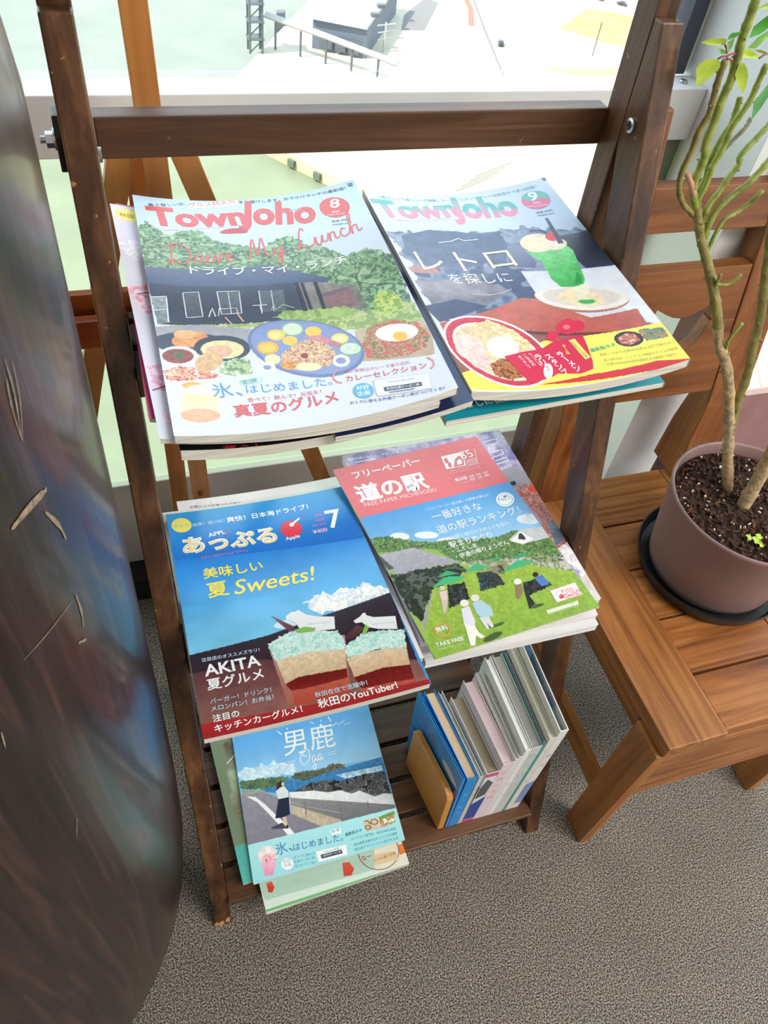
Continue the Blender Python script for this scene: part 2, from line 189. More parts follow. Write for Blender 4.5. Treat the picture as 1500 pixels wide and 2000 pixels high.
LEAVES=[(1,[(0.592,0.608,0.9789),(0.5851,0.6081,0.9809),(0.5817,0.6082,0.9787),(0.5819,0.6083,0.9724),(0.59,0.6084,0.9689),(0.5946,0.6085,0.9724)]),(2,[(0.589,0.618,0.988),(0.5935,0.6181,0.9901),(0.6017,0.6182,0.9881),(0.6092,0.6183,0.9812),(0.6048,0.6184,0.979),(0.5959,0.6185,0.9824)]),(1,[(0.7551,0.588,0.824),(0.7413,0.5881,0.8316),(0.7357,0.5882,0.8278),(0.7392,0.5883,0.8146),(0.7529,0.5884,0.8107),(0.7594,0.5885,0.8154)]),(2,[(0.7692,0.598,0.8229),(0.7708,0.5981,0.8308),(0.7852,0.5982,0.8281),(0.8003,0.5983,0.8151),(0.7932,0.5984,0.8112),(0.7805,0.5985,0.815)]),(0,[(0.5041,0.598,1.0668),(0.4975,0.5981,1.0697),(0.4924,0.5982,1.0689),(0.4913,0.5983,1.064),(0.4977,0.5984,1.0616),(0.5032,0.5985,1.0634)]),(1,[(0.505,0.598,1.068),(0.5077,0.5981,1.0718),(0.5153,0.5982,1.0716),(0.5218,0.5983,1.0665),(0.5176,0.5984,1.0641),(0.5103,0.5985,1.0654)]),(0,[(0.4884,0.573,0.9681),(0.477,0.5731,0.9675),(0.4726,0.5732,0.9643),(0.4716,0.5733,0.9609),(0.4759,0.5734,0.9516),(0.4772,0.5735,0.9461),(0.4845,0.5736,0.9497),(0.4894,0.5737,0.9542),(0.4945,0.5738,0.9614),(0.4926,0.5739,0.9658)]),(0,[(0.4936,0.578,0.977),(0.4945,0.5781,0.9803),(0.4912,0.5782,0.9818),(0.4852,0.5783,0.9817),(0.4786,0.5784,0.9813),(0.4698,0.5785,0.9781),(0.4754,0.5786,0.9776),(0.4767,0.5787,0.977),(0.4877,0.5788,0.9759)]),(1,[(0.4962,0.58,0.9799),(0.4962,0.5801,0.9828),(0.4983,0.5802,0.9849),(0.5088,0.5803,0.9865),(0.5045,0.5804,0.9825),(0.5015,0.5805,0.9801)]),(2,[(0.4934,0.576,0.9797),(0.4994,0.5761,0.982),(0.5004,0.5762,0.976),(0.4991,0.5763,0.9703)]),(2,[(0.4957,0.573,0.9716),(0.4919,0.5731,0.9741),(0.4883,0.5732,0.976),(0.4842,0.5733,0.9755),(0.488,0.5734,0.9727),(0.4921,0.5735,0.9716)]),(0,[(0.5307,0.595,0.9614),(0.5289,0.5951,0.9673),(0.5365,0.5952,0.9678),(0.5438,0.5953,0.9649),(0.5527,0.5954,0.9598),(0.5429,0.5955,0.9602)]),(0,[(0.522,0.585,0.9606),(0.5266,0.5851,0.9606),(0.5328,0.5852,0.9563),(0.5375,0.5853,0.9502),(0.5395,0.5854,0.9421),(0.54,0.5855,0.9354),(0.5299,0.5856,0.9436),(0.5231,0.5857,0.9515)]),(0,[(0.5232,0.598,0.9568),(0.5287,0.5981,0.9553),(0.5298,0.5982,0.951),(0.5262,0.5983,0.9517),(0.5236,0.5984,0.9549)]),(1,[(0.5645,0.618,0.9876),(0.5605,0.6181,0.986),(0.5563,0.6182,0.9826),(0.5508,0.6183,0.9777),(0.5506,0.6184,0.9678),(0.5604,0.6185,0.9711),(0.5668,0.6186,0.9759),(0.5705,0.6187,0.9785)]),(2,[(0.5807,0.628,0.9727),(0.5767,0.6281,0.9708),(0.5687,0.6282,0.9653),(0.5627,0.6283,0.9569),(0.5717,0.6284,0.9562),(0.5806,0.6285,0.9646),(0.5847,0.6286,0.9668)]),(0,[(0.5522,0.608,0.9626),(0.559,0.6081,0.9624),(0.5686,0.6082,0.9603),(0.5685,0.6083,0.9588),(0.5605,0.6084,0.9602)]),(3,[(0.5874,0.608,0.9373),(0.5837,0.6081,0.9347),(0.5804,0.6082,0.9258),(0.5771,0.6083,0.9195),(0.5839,0.6084,0.902),(0.5884,0.6085,0.9125),(0.5911,0.6086,0.9227),(0.5937,0.6087,0.9278)]),(0,[(0.5503,0.608,0.9992),(0.5463,0.6081,0.9978),(0.5383,0.6082,0.9947),(0.5409,0.6083,0.9937),(0.5487,0.6084,0.9941),(0.5535,0.6085,0.9945)])]
PETIOLES=[[(0.4892,0.574,0.9678),(0.4952,0.5735,0.97)],[(0.4961,0.5735,0.97),(0.5174,0.588,0.9667)],[(0.494,0.578,0.977),(0.4955,0.5735,0.972)],[(0.4977,0.5735,0.9686),(0.5169,0.588,0.9602)],[(0.5497,0.595,0.9608),(0.5688,0.608,0.9596)]]
ART={
'm8':((214,219,232),[('p',[-1.3,-7.4,213.3,-4.4,211.8,137.4,-2.5,107.9],(188,212,232),(212,219,232),0,1),('b',[-0.8,51.1,7.9,40.2,14.9,47.7,25.1,60.0,34.0,51.8,52.8,47.5,61.0,60.8,74.2,68.2,87.9,72.7,103.6,78.2,118.8,66.6,132.3,64.2,145.1,84.1,155.8,84.7,163.3,97.5,173.2,109.1,190.9,107.3,203.6,115.4,212.7,130.9,207.3,197.2,159.0,191.1,143.6,173.7,147.0,136.4,106.3,106.3,0.3,107.3],[(78,112,84),(112,150,104),(148,184,138),(66,98,78),(160,190,150)],5),('p',[0.3,107.3,104.8,103.3,153.6,135.2,148.5,138.8,4.2,130.5,-1.0,129.3],(92,108,142),(74,88,124),0.05,3),('p',[-0.1,129.1,120.4,131.4,124.2,171.3,114.7,178.1,2.3,180.3],(66,75,98),(52,60,80),0.08,4),('p',[0.9,147.7,12.6,145.3,10.6,177.8,2.3,180.3],(160,170,178),(120,135,140),0.15,3),('p',[26.2,138.9,38.8,137.6,37.8,169.2,25.0,171.1],(92,102,116),(70,80,92),0.1,3),('p',[53.9,137.1,72.2,137.0,69.4,165.8,52.9,166.4],(100,110,122),(80,90,100),0.12,3),('p',[88.7,138.0,109.4,139.7,106.2,167.8,86.1,166.1],(100,110,122),(84,94,104),0.12,3),('p',[122.1,132.8,138.9,135.6,171.0,151.6,173.0,184.3,122.0,172.2],(150,140,140),(110,115,100),0.15,5),('p',[136.8,152.8,165.5,152.7,165.5,176.6,143.5,174.2],(150,118,120),(130,95,98),0.1,3),('p',[136.4,152.6,161.9,150.7,166.3,153.7,143.5,158.6],(120,100,110),(120,100,110),0.05,3),('b',[2.3,180.3,114.7,178.1,209.0,191.8,210.3,218.6,155.2,204.7,75.2,183.3,27.2,187.3],[(170,186,112),(190,200,135),(140,165,92)],4),('b',[179.8,174.6,188.2,167.2,196.7,172.8,201.2,184.6,198.7,199.0,183.1,197.8,176.7,188.9],[(170,195,85),(205,215,110),(135,165,70)],3),('b',[94.2,174.1,105.4,167.1,155.5,174.5,162.7,184.9,157.8,188.3,102.9,178.6],[(130,160,85),(165,190,110)],4),('p',[-1.5,184.1,33.8,178.7,82.0,187.0,66.9,207.9,0.9,207.9],(158,158,168),(172,170,176),0.05,6),('p',[155.2,204.7,209.0,216.4,211.5,232.6,205.8,258.1,145.2,241.1],(196,182,150),(186,160,132),0.05,6),('e',[22.8,201.1,26.3,0.1,-1.7,12.8],(58,66,88),0,1),('e',[24.2,197.0,14.0,-3.2,-0.4,9.1],(222,150,96),0.15,3),('e',[21.5,190.8,8.8,-0.3,-0.7,4.9],(236,178,120),0.1,3),('e',[13.1,216.9,14.2,-0.4,-1.5,11.8],(240,240,242),0,1),('e',[12.8,216.4,11.5,-0.4,-1.0,8.3],(140,70,56),0.2,2),('e',[13.3,215.3,4.0,-0.2,-0.4,3.1],(80,110,60),0.2,2),('e',[47.2,207.1,21.2,1.5,-2.4,14.9],(48,56,76),0,1),('e',[46.9,208.7,16.3,1.0,-1.7,10.6],(226,214,160),0.05,3),('e',[44.0,210.5,10.2,0.5,-1.1,6.9],(224,176,150),0.1,3),('b',[40.0,235.3,44.5,223.8,54.1,219.0,65.3,221.3,65.0,237.1,52.3,239.3],[(235,238,225),(150,180,120),(190,205,170),(110,140,90)],2.5),('b',[0.5,233.4,11.7,227.7,21.6,228.7,42.2,237.9,40.1,240.3,1.7,244.3],[(205,90,70),(240,225,205),(230,140,90),(180,70,60),(245,240,230)],2.5),('e',[34.7,222.2,10.9,-5.3,0.9,10.2],(222,178,130),0.12,3),('e',[111.9,215.2,42.8,19.9,-9.8,31.3],(106,122,170),0,1),('e',[112.1,214.1,40.5,18.7,-9.0,28.9],(134,150,196),0.03,5),('e',[106.0,191.0,8.8,1.9,-1.9,8.3],(150,180,140),0,1),('e',[106.0,191.0,7.7,1.7,-1.6,6.9],(216,226,204),0.04,2),('e',[91.6,195.6,7.0,1.2,-1.4,6.6],(240,205,96),0,1),('e',[90.6,195.8,4.8,0.8,-0.9,4.1],(246,222,140),0,1),('e',[121.9,197.6,6.4,1.7,-1.5,6.0],(240,200,90),0,1),('e',[101.1,204.4,5.8,1.2,-1.2,5.4],(240,200,90),0,1),('e',[82.1,209.7,8.3,1.3,-1.5,7.5],(236,176,56),0,1),('e',[81.8,209.7,6.1,0.9,-1.0,5.1],(246,200,90),0,1),('e',[83.0,223.5,6.0,1.0,-1.2,5.7],(240,226,170),0,1),('e',[140.7,211.6,6.6,2.1,-1.5,5.8],(238,214,110),0,1),('e',[140.1,211.7,4.7,1.5,-1.0,3.7],(244,232,170),0,1),('e',[145.5,225.9,8.8,3.0,-2.1,7.7],(120,165,130),0,1),('e',[145.6,225.7,7.8,2.6,-1.8,6.4],(206,222,206),0.05,2),('e',[134.9,236.8,6.7,2.1,-1.8,6.8],(238,240,236),0,1),('e',[134.9,236.8,3.9,1.2,-0.9,3.5],(134,150,196),0,1),('e',[77.1,232.0,6.2,0.9,-1.1,5.6],(238,240,236),0,1),('e',[77.1,232.0,3.2,0.5,-0.5,2.6],(134,150,196),0,1),('b',[90.3,219.2,101.7,210.2,114.1,205.8,126.5,210.3,133.8,226.5,126.7,239.6,113.4,240.2,97.3,238.0,89.6,231.3],[(228,198,168),(206,160,122),(176,108,84),(244,222,190),(214,170,120)],2.2),('p',[112.2,201.6,126.3,203.1,141.6,219.0,137.0,221.8,124.3,211.2],(214,150,150),(190,120,124),0.1,2),('e',[108.6,237.0,9.7,2.3,-1.1,4.6],(236,226,176),0,1),('e',[94.0,232.1,6.0,1.2,-1.1,5.1],(220,150,60),0.2,2),('e',[108.5,224.1,2.9,0.6,-0.7,3.1],(150,40,40),0,1),('b',[155.4,225.1,164.2,208.0,177.1,204.3,191.9,207.9,204.8,217.2,209.0,234.2,202.4,248.0,185.1,248.3,166.6,246.1,155.3,239.1],[(204,70,62),(226,112,98),(170,80,60),(150,150,90),(235,150,130),(120,120,70)],2.5),('e',[185.8,221.2,16.3,5.4,-2.4,9.9],(246,244,240),0,1),('e',[187.0,226.3,5.5,2.5,-1.6,5.1],(242,186,60),0,1),('p',[-0.7,244.5,206.2,256.9,209.7,303.0,0.5,296.1],(218,221,234),(212,215,230),0,1),('e',[22.0,266.7,14.6,0.5,-2.4,16.6],(244,224,190),0.06,3),('e',[20.3,278.8,13.7,0.5,-1.0,6.8],(236,176,140),0.08,3),('e',[21.9,262.0,9.8,0.2,-1.2,8.5],(246,232,170),0.1,2),('e',[18.9,248.4,7.2,0.0,-0.5,3.9],(238,170,70),0.15,2),('e',[24.0,252.8,9.9,0.2,-0.8,5.3],(250,248,246),0,1)],[('T','暑さ厳しい折、',12.7,16.2,47.4,9.1,(52,62,98),0),('P',[49.0,6.7,95.1,-0.2,94.0,8.4,48.8,14.4],(248,236,236)),('T','グルメ特大号',48.7,12.1,93.6,6.0,(214,84,86),0.012),('T','をお届けします。おでかけランチの最新版！',95.8,6.2,199.7,12.7,(52,62,98),0.008),('T','Town',10.8,46.0,99.1,41.2,(214,84,86),0.055,1.05),('T','Joho',87.4,50.3,158.4,63.5,(214,84,86),0.055,1.35),('T','あきたタウン情報',110.4,24.5,153.7,31.2,(190,190,205),0),('T','秋田の楽しいひとときを、みつけよう！',21.3,52.9,76.6,43.8,(226,150,160),0),('O',[182.1,35.5,13.3,6.3,-4.1,15.5],(214,88,84)),('T','8',177.6,35.5,186.6,37.6,(246,246,250),0.02),('T','2022',177.4,43.3,184.9,44.7,(246,246,250),0),('T','August No.359',172.1,46.2,188.0,50.0,(246,246,250),0),('T','定価 495円',173.6,58.0,190.2,60.8,(52,62,98),0.01),('T','本体価格 450円',172.8,62.6,190.3,66.2,(52,62,98),0),('P',[69.8,50.9,75.6,47.4,82.3,45.5,90.7,45.8,94.3,49.9,96.0,51.9,93.5,53.8,72.5,53.5],(190,60,70)),('S','Drive My Lunch',20.1,101.6,197.5,80.2,(220,96,96)),('T','ドライブ・マイ・ランチ',35.6,113.0,171.9,120.1,(246,246,250),0.015),('L',[122.7,132.9,122.2,171.4],3.1,(46,52,70)),('L',[127.0,134.0,126.8,170.7],2.58,(46,52,70)),('L',[138.5,135.8,137.5,172.4],3.09,(46,52,70)),('L',[26.1,139.5,25.0,171.1,37.8,169.2,38.8,137.6,26.1,139.5],0.98,(205,212,220)),('L',[53.9,137.1,52.9,166.4,69.4,165.8,72.2,137.0,53.9,137.1],1.0,(205,212,220)),('L',[62.9,137.1,61.0,166.1],0.76,(205,212,220)),('L',[88.7,138.0,86.1,166.1],1.02,(205,212,220)),('L',[99.1,138.9,96.1,166.6],0.76,(205,212,220)),('L',[0.9,147.7,12.6,145.3,10.6,177.8],1.19,(225,230,232)),('L',[0.1,164.3,11.6,161.8],0.93,(225,230,232)),('L',[42.3,170.0,46.8,158.3,47.8,169.5],0.95,(215,220,225)),('L',[52.4,158.4,50.2,168.6],0.73,(215,220,225)),('L',[52.1,159.8,66.4,159.0,66.0,168.5],0.73,(215,220,225)),('L',[80.1,157.2,91.8,157.4],0.99,(215,220,225)),('L',[85.9,157.2,85.7,168.4],0.74,(215,220,225)),('L',[94.1,165.1,97.5,158.0,98.0,165.1,105.1,159.4,113.6,165.7],0.73,(205,210,215)),('L',[65.3,164.9,68.8,176.9],1.45,(205,175,160)),('L',[55.1,170.2,59.1,179.1],1.19,(205,175,160)),('T','氷、',32.0,261.7,53.6,261.2,(88,160,216),0.0),('L',[53.9,245.0,70.9,243.0,69.7,247.4,53.7,249.3,53.9,245.0],0.42,(120,200,170)),('T','第2弾',55.4,248.9,67.0,247.1,(90,180,150),0.01),('T','はじめました。',56.6,258.5,122.1,260.9,(88,160,216),0.0),('T','食べて！飲んで！元気を！',55.8,267.8,111.7,268.0,(214,84,86),0.0),('T','真夏のグルメ',44.0,282.4,122.7,280.2,(214,84,86),0.022),('T','暑い季節はカレーで乗り切れ',133.8,251.6,185.3,259.4,(214,100,110),0),('T','カレーセレクション',132.7,260.8,195.9,268.7,(214,84,86),0.012),('L',[129.5,246.6,125.5,250.0,123.7,254.8,126.2,259.4,129.5,260.9],1.53,(226,140,145)),('L',[199.1,258.1,202.1,263.2,201.4,268.3,197.6,271.1],1.51,(226,140,145)),('O',[142.8,273.8,7.6,2.6,-2.2,7.7],(92,172,216)),('T','好評',138.1,272.1,147.7,273.4,(246,246,250),0.01),('T','企画',137.1,278.2,146.7,279.3,(246,246,250),0.01),('P',[152.9,265.8,195.1,274.7,192.4,290.4,151.2,282.8],(228,229,236)),('L',[152.9,265.8,195.1,274.7,192.4,290.4,151.2,282.8,152.9,265.8],0.43,(190,192,205)),('T','Town Joho 2022 8月号',162.4,272.7,182.5,277.0,(90,94,110),0.01),('P',[158.2,275.6,186.8,281.0,186.3,285.5,157.8,280.1],(70,76,96)),('T','本誌共通クーポン券',159.5,279.2,184.5,284.2,(246,246,250),0),('P',[159.8,281.3,181.1,285.3,178.4,286.7,161.0,283.3],(130,135,150)),('T','おトクに使える共通クーポン券がついてくる!!',129.5,284.9,200.8,295.9,(52,62,98),0.006),('P',[202.9,4.3,207.4,5.1,207.0,9.9,202.9,9.4],(110,110,120))]),
'bl':((216,210,224),[('e',[16.0,14.0,14.0,0.0,0.0,9.0],(246,232,120),0,1),('b',[0.0,120.0,22.0,112.0,30.0,135.0,24.0,150.0,6.0,152.0],[(236,170,190),(226,140,170),(240,206,220)],4),('b',[2.0,215.0,24.0,205.0,30.0,225.0,16.0,240.0,4.0,238.0],[(236,170,190),(240,206,220),(228,150,178)],4),('b',[4.0,262.0,22.0,258.0,30.0,275.0,10.0,284.0],[(236,180,200),(240,206,220)],4),('b',[0.0,60.0,14.0,50.0,28.0,70.0,10.0,84.0],[(226,220,232),(236,232,240)],6)],[('T','秋田',6.0,18.0,18.0,18.0,(190,120,60),0.01),('L',[6.0,128.0,20.0,122.0,28.0,130.0],1.2,(120,60,70)),('L',[2.0,240.0,16.0,232.0,26.0,236.0],1.2,(90,60,70)),('P',[20.0,92.0,28.0,90.0,30.0,112.0,23.0,114.0],(170,40,80))]),
'bk':((20,20,24),[],[('T','暮らし',30.0,292.0,62.0,292.0,(190,40,60),0.02)]),
'm9':((204,211,227),[('p',[1.5,-5.7,207.5,0.6,202.3,96.0,1.6,83.9],(206,213,228),(184,197,220),0,1),('b',[1.8,69.9,131.3,67.1,173.6,78.8,202.9,97.1,202.8,156.5,176.2,148.7,92.6,185.0,4.8,203.8,6.2,171.9,7.6,132.1],[(92,110,146),(112,128,160),(140,150,175),(78,92,126)],14),('p',[15.2,75.6,47.9,62.7,77.0,64.6,94.5,70.6,120.0,69.8,121.0,90.3,107.1,121.4,90.3,115.4,77.9,121.6,25.0,122.8,15.5,117.1,11.3,96.4],(70,88,122),(88,104,140),0.12,8),('p',[2.6,126.9,32.3,122.0,33.5,132.4,5.5,134.5],(190,124,120),(180,130,130),0.05,4),('p',[2.2,146.5,65.9,138.6,93.0,158.2,76.0,169.9,43.0,181.9,8.1,184.3],(156,152,164),(118,120,140),0.15,10),('p',[-2.4,182.7,34.5,169.2,62.7,178.9,5.1,203.2],(72,86,120),(72,82,112),0.05,8),('p',[119.4,93.8,133.7,95.2,136.6,126.1,131.4,132.1,107.9,125.2],(120,130,160),(90,100,136),0.05,5),('p',[170.1,94.1,203.4,98.6,204.0,155.0,176.5,148.1,171.1,115.0],(42,46,66),(52,54,74),0.05,5),('p',[116.0,134.0,176.5,148.1,204.8,156.1,208.4,238.8,199.0,240.0,172.5,192.9,115.7,175.7],(214,216,228),(224,226,234),0.03,8),('p',[4.8,203.8,59.9,185.3,99.0,171.0,115.7,175.7,149.3,211.2,192.7,214.9,191.4,233.9,199.0,240.0,185.1,241.4,79.7,212.8,4.0,222.4],(196,112,100),(178,88,78),0.08,8),('p',[77.5,212.6,178.8,238.7,175.0,241.6,77.5,217.6],(110,60,60),(110,60,60),0,1),('p',[4.0,222.4,77.5,217.6,175.0,241.6,128.7,233.8,-6.0,272.7],(150,100,92),(140,90,80),0.05,5),('e',[152.6,186.4,39.7,15.7,-8.1,16.1],(178,116,88),0,1),('e',[153.5,184.7,39.5,15.7,-7.5,15.0],(230,222,218),0.04,6),('e',[154.1,183.5,32.7,12.7,-5.8,11.6],(214,204,200),0.04,6),('p',[127.3,178.4,157.0,165.8,174.1,191.9,161.1,197.1],(244,222,184),(228,196,156),0.06,4),('e',[154.7,190.5,16.4,5.9,-3.2,6.3],(226,214,180),0.06,4),('e',[156.4,190.4,7.1,2.5,-1.6,3.2],(70,170,90),0,1),('p',[154.0,167.2,168.5,167.9,160.9,189.3,147.8,185.8],(236,236,218),(222,212,178),0.05,3),('p',[132.8,105.3,150.2,107.6,173.6,105.7,177.4,119.5,169.2,160.4,164.9,167.6,154.5,168.5,142.7,164.7,139.3,152.1,141.7,125.7],(120,205,128),(70,176,92),0.1,5),('p',[165.7,133.6,167.7,156.2,164.2,165.6,155.7,166.1,166.7,148.6],(50,150,80),(50,150,80),0.1,4),('e',[150.1,97.2,15.7,5.4,-6.2,13.4],(242,222,192),0.08,4),('e',[164.3,103.6,12.0,4.7,-4.0,8.5],(236,222,200),0.06,4),('p',[-1.5,266.9,94.5,229.7,134.3,231.6,206.0,239.2,206.4,287.8,0.1,285.5],(244,236,108),(240,230,96),0.02,6),('e',[45.3,237.8,36.8,30.0,-26.2,34.6],(236,230,232),0,1),('e',[45.3,237.8,35.4,28.7,-24.6,32.6],(196,66,82),0.08,3),('e',[45.1,238.3,30.8,24.6,-20.7,27.4],(240,236,232),0,1),('e',[44.8,238.9,29.1,23.1,-18.7,24.8],(220,198,158),0.1,4),('b',[33.6,204.1,54.4,197.9,74.2,214.7,81.9,237.0,72.0,238.8,56.6,213.5],[(228,208,160),(210,180,120),(240,226,190)],3),('e',[20.7,234.5,10.6,6.0,-9.6,14.0],(230,204,196),0.1,3),('e',[23.8,250.2,7.8,4.5,-6.5,9.2],(226,194,188),0.1,3),('e',[19.5,224.3,7.6,-0.4,-3.3,7.8],(232,208,200),0.1,3),('e',[52.4,233.9,13.4,4.4,-7.6,13.0],(246,244,234),0.06,3),('b',[30.7,254.3,45.9,247.4,61.2,252.5,57.6,269.4,42.4,274.1,29.9,268.3],[(184,116,66),(150,84,50),(208,146,96),(120,66,40)],2.2),('p',[63.0,280.9,115.4,276.8,177.5,278.9,204.7,287.9,203.2,291.6,154.0,286.3],(206,52,62),(200,46,56),0,1),('e',[167.7,246.9,11.6,4.6,-4.6,8.5],(60,54,66),0,1),('b',[158.7,243.0,168.3,239.6,175.4,243.0,176.4,251.2,166.0,254.3,158.5,249.7],[(190,90,80),(220,150,130),(140,60,56),(235,190,170)],1.8),('b',[180.3,239.3,200.8,244.7,200.2,258.2,180.6,254.5],[(110,140,100),(140,150,160),(90,120,80),(180,140,110)],3)],[('T','“懐かしくて新しい”が満載♪ ラーメンスタンプラリーは記念すべき10回目！',14.1,13.9,188.6,13.5,(80,172,170),0.006),('T','Town',4.5,48.0,93.2,40.1,(232,130,160),0.055,1.05,(80,172,170)),('T','Joho',82.6,53.8,152.9,61.6,(232,130,160),0.055,1.35,(80,172,170)),('T','あきたタウン情報',107.3,27.7,147.8,32.5,(176,190,205),0),('T','秋田の楽しいひとときを、みつけよう！',18.7,52.2,78.6,44.9,(232,160,180),0),('O',[178.4,32.5,13.3,6.0,-6.4,14.0],(226,96,140)),('P',[165.5,25.7,172.1,18.6,180.4,17.3,189.2,20.8,193.5,28.2,192.5,36.3,185.6,31.4,172.2,32.6],(90,180,170)),('T','9',171.8,32.4,181.1,34.5,(246,246,250),0.02),('T','2022',172.9,37.9,180.8,39.6,(246,246,250),0),('T','September No.360',163.3,41.1,185.3,45.8,(246,246,250),0),('T','定価 495円',169.4,54.3,186.2,56.3,(80,84,100),0.01),('T','本体価格 450円',168.4,58.8,185.9,61.2,(80,84,100),0),('L',[50.8,83.8,65.3,81.3,74.5,76.9,79.0,80.9,94.4,79.9],0.98,(246,246,250)),('L',[53.6,162.2,69.0,164.4,76.6,163.2,84.1,162.3,95.6,157.9],0.89,(200,205,215)),('T','レトロ',17.9,129.2,117.1,126.2,(246,240,200),0.0,0.95),('T','を探しに',39.3,147.0,102.1,147.8,(246,246,250),0.0),('L',[151.1,77.9,160.8,79.6,165.3,86.0,167.3,92.3],1.22,(70,30,50)),('O',[168.4,93.1,6.4,2.5,-2.8,6.0],(218,40,66)),('P',[174.0,64.0,176.7,64.7,174.1,105.9,168.9,105.4],(40,50,78)),('P',[48.5,245.4,66.4,241.3,87.6,239.2,105.2,231.0,131.9,229.7,129.5,243.3,124.8,263.1,120.9,271.5,108.0,274.3,87.8,270.6,79.3,274.4,57.8,279.1,53.8,263.5],(208,48,80)),('O',[123.3,217.4,9.7,2.5,-4.5,9.0],(212,48,80)),('O',[133.2,218.1,6.0,1.7,-3.4,6.7],(212,48,80)),('O',[104.3,225.9,5.4,1.1,-3.0,6.2],(212,48,80)),('O',[127.4,211.4,4.5,1.2,-2.3,4.6],(212,48,80)),('O',[122.5,217.2,2.9,0.7,-1.4,2.8],(240,120,130)),('L',[105.6,225.5,118.1,218.7],3.16,(212,48,80)),('V','ラーメン',99.7,245.7,108.6,271.0,(246,246,250),0.03),('V','スタンプ',88.4,246.8,95.5,272.7,(246,246,250),0.03),('V','ラリー',78.9,245.5,82.9,267.0,(246,246,250),0.03),('V','第10回',109.0,237.9,107.9,250.3,(246,226,120),0.02),('P',[116.2,233.9,122.4,232.9,125.3,257.9,119.6,259.4],(240,222,120)),('V','秋田県内18店舗',117.5,235.7,122.3,257.1,(90,60,50),0.0),('O',[80.3,266.9,4.1,0.6,-4.4,9.0],(246,246,250)),('V','開催!!',82.1,260.6,79.5,272.2,(208,48,80),0.02),('V','ご当地の',67.7,244.3,71.3,259.2,(246,246,250),0.0),('V','ラーメンを',73.2,243.4,77.5,260.0,(246,246,250),0.0),('V','食べ歩こう',62.3,245.4,65.7,261.6,(246,246,250),0.0),('T','最新街ネタ',129.0,252.8,153.4,251.7,(90,170,150),0.02),('T','・温泉こだわりの動物用車を北戸で味わおう',131.7,258.4,200.6,266.4,(178,174,120),0.004),('T','・愛犬家必見！ドッグラン併設のカフェが登場',132.3,265.7,199.0,274.2,(178,174,120),0.004),('T','・玉葱の自炊料理の精鋭を3連続で紹介',131.4,270.7,195.0,280.1,(178,174,120),0.004),('P',[199.2,0.7,204.0,1.4,203.6,5.7,198.8,5.0],(110,110,120))]),
'pg':((48,46,70),[('p',[0.0,0.0,60.0,0.0,60.0,52.0,0.0,52.0],(214,70,120),(206,60,110),0.05,4),('p',[0.0,52.0,60.0,52.0,60.0,85.0,0.0,85.0],(130,170,60),(110,150,50),0.1,4)],[]),
'te':((24,146,164),[],[('T','暮らしに役立つアイディア',13.6,275.3,117.5,275.3,(246,246,250),0.04),('T','特集 住まいの相談室',136.7,278.7,180.2,276.2,(210,236,240),0),('L',[169.9,277.0,223.5,274.8],0.79,(140,200,206))]),
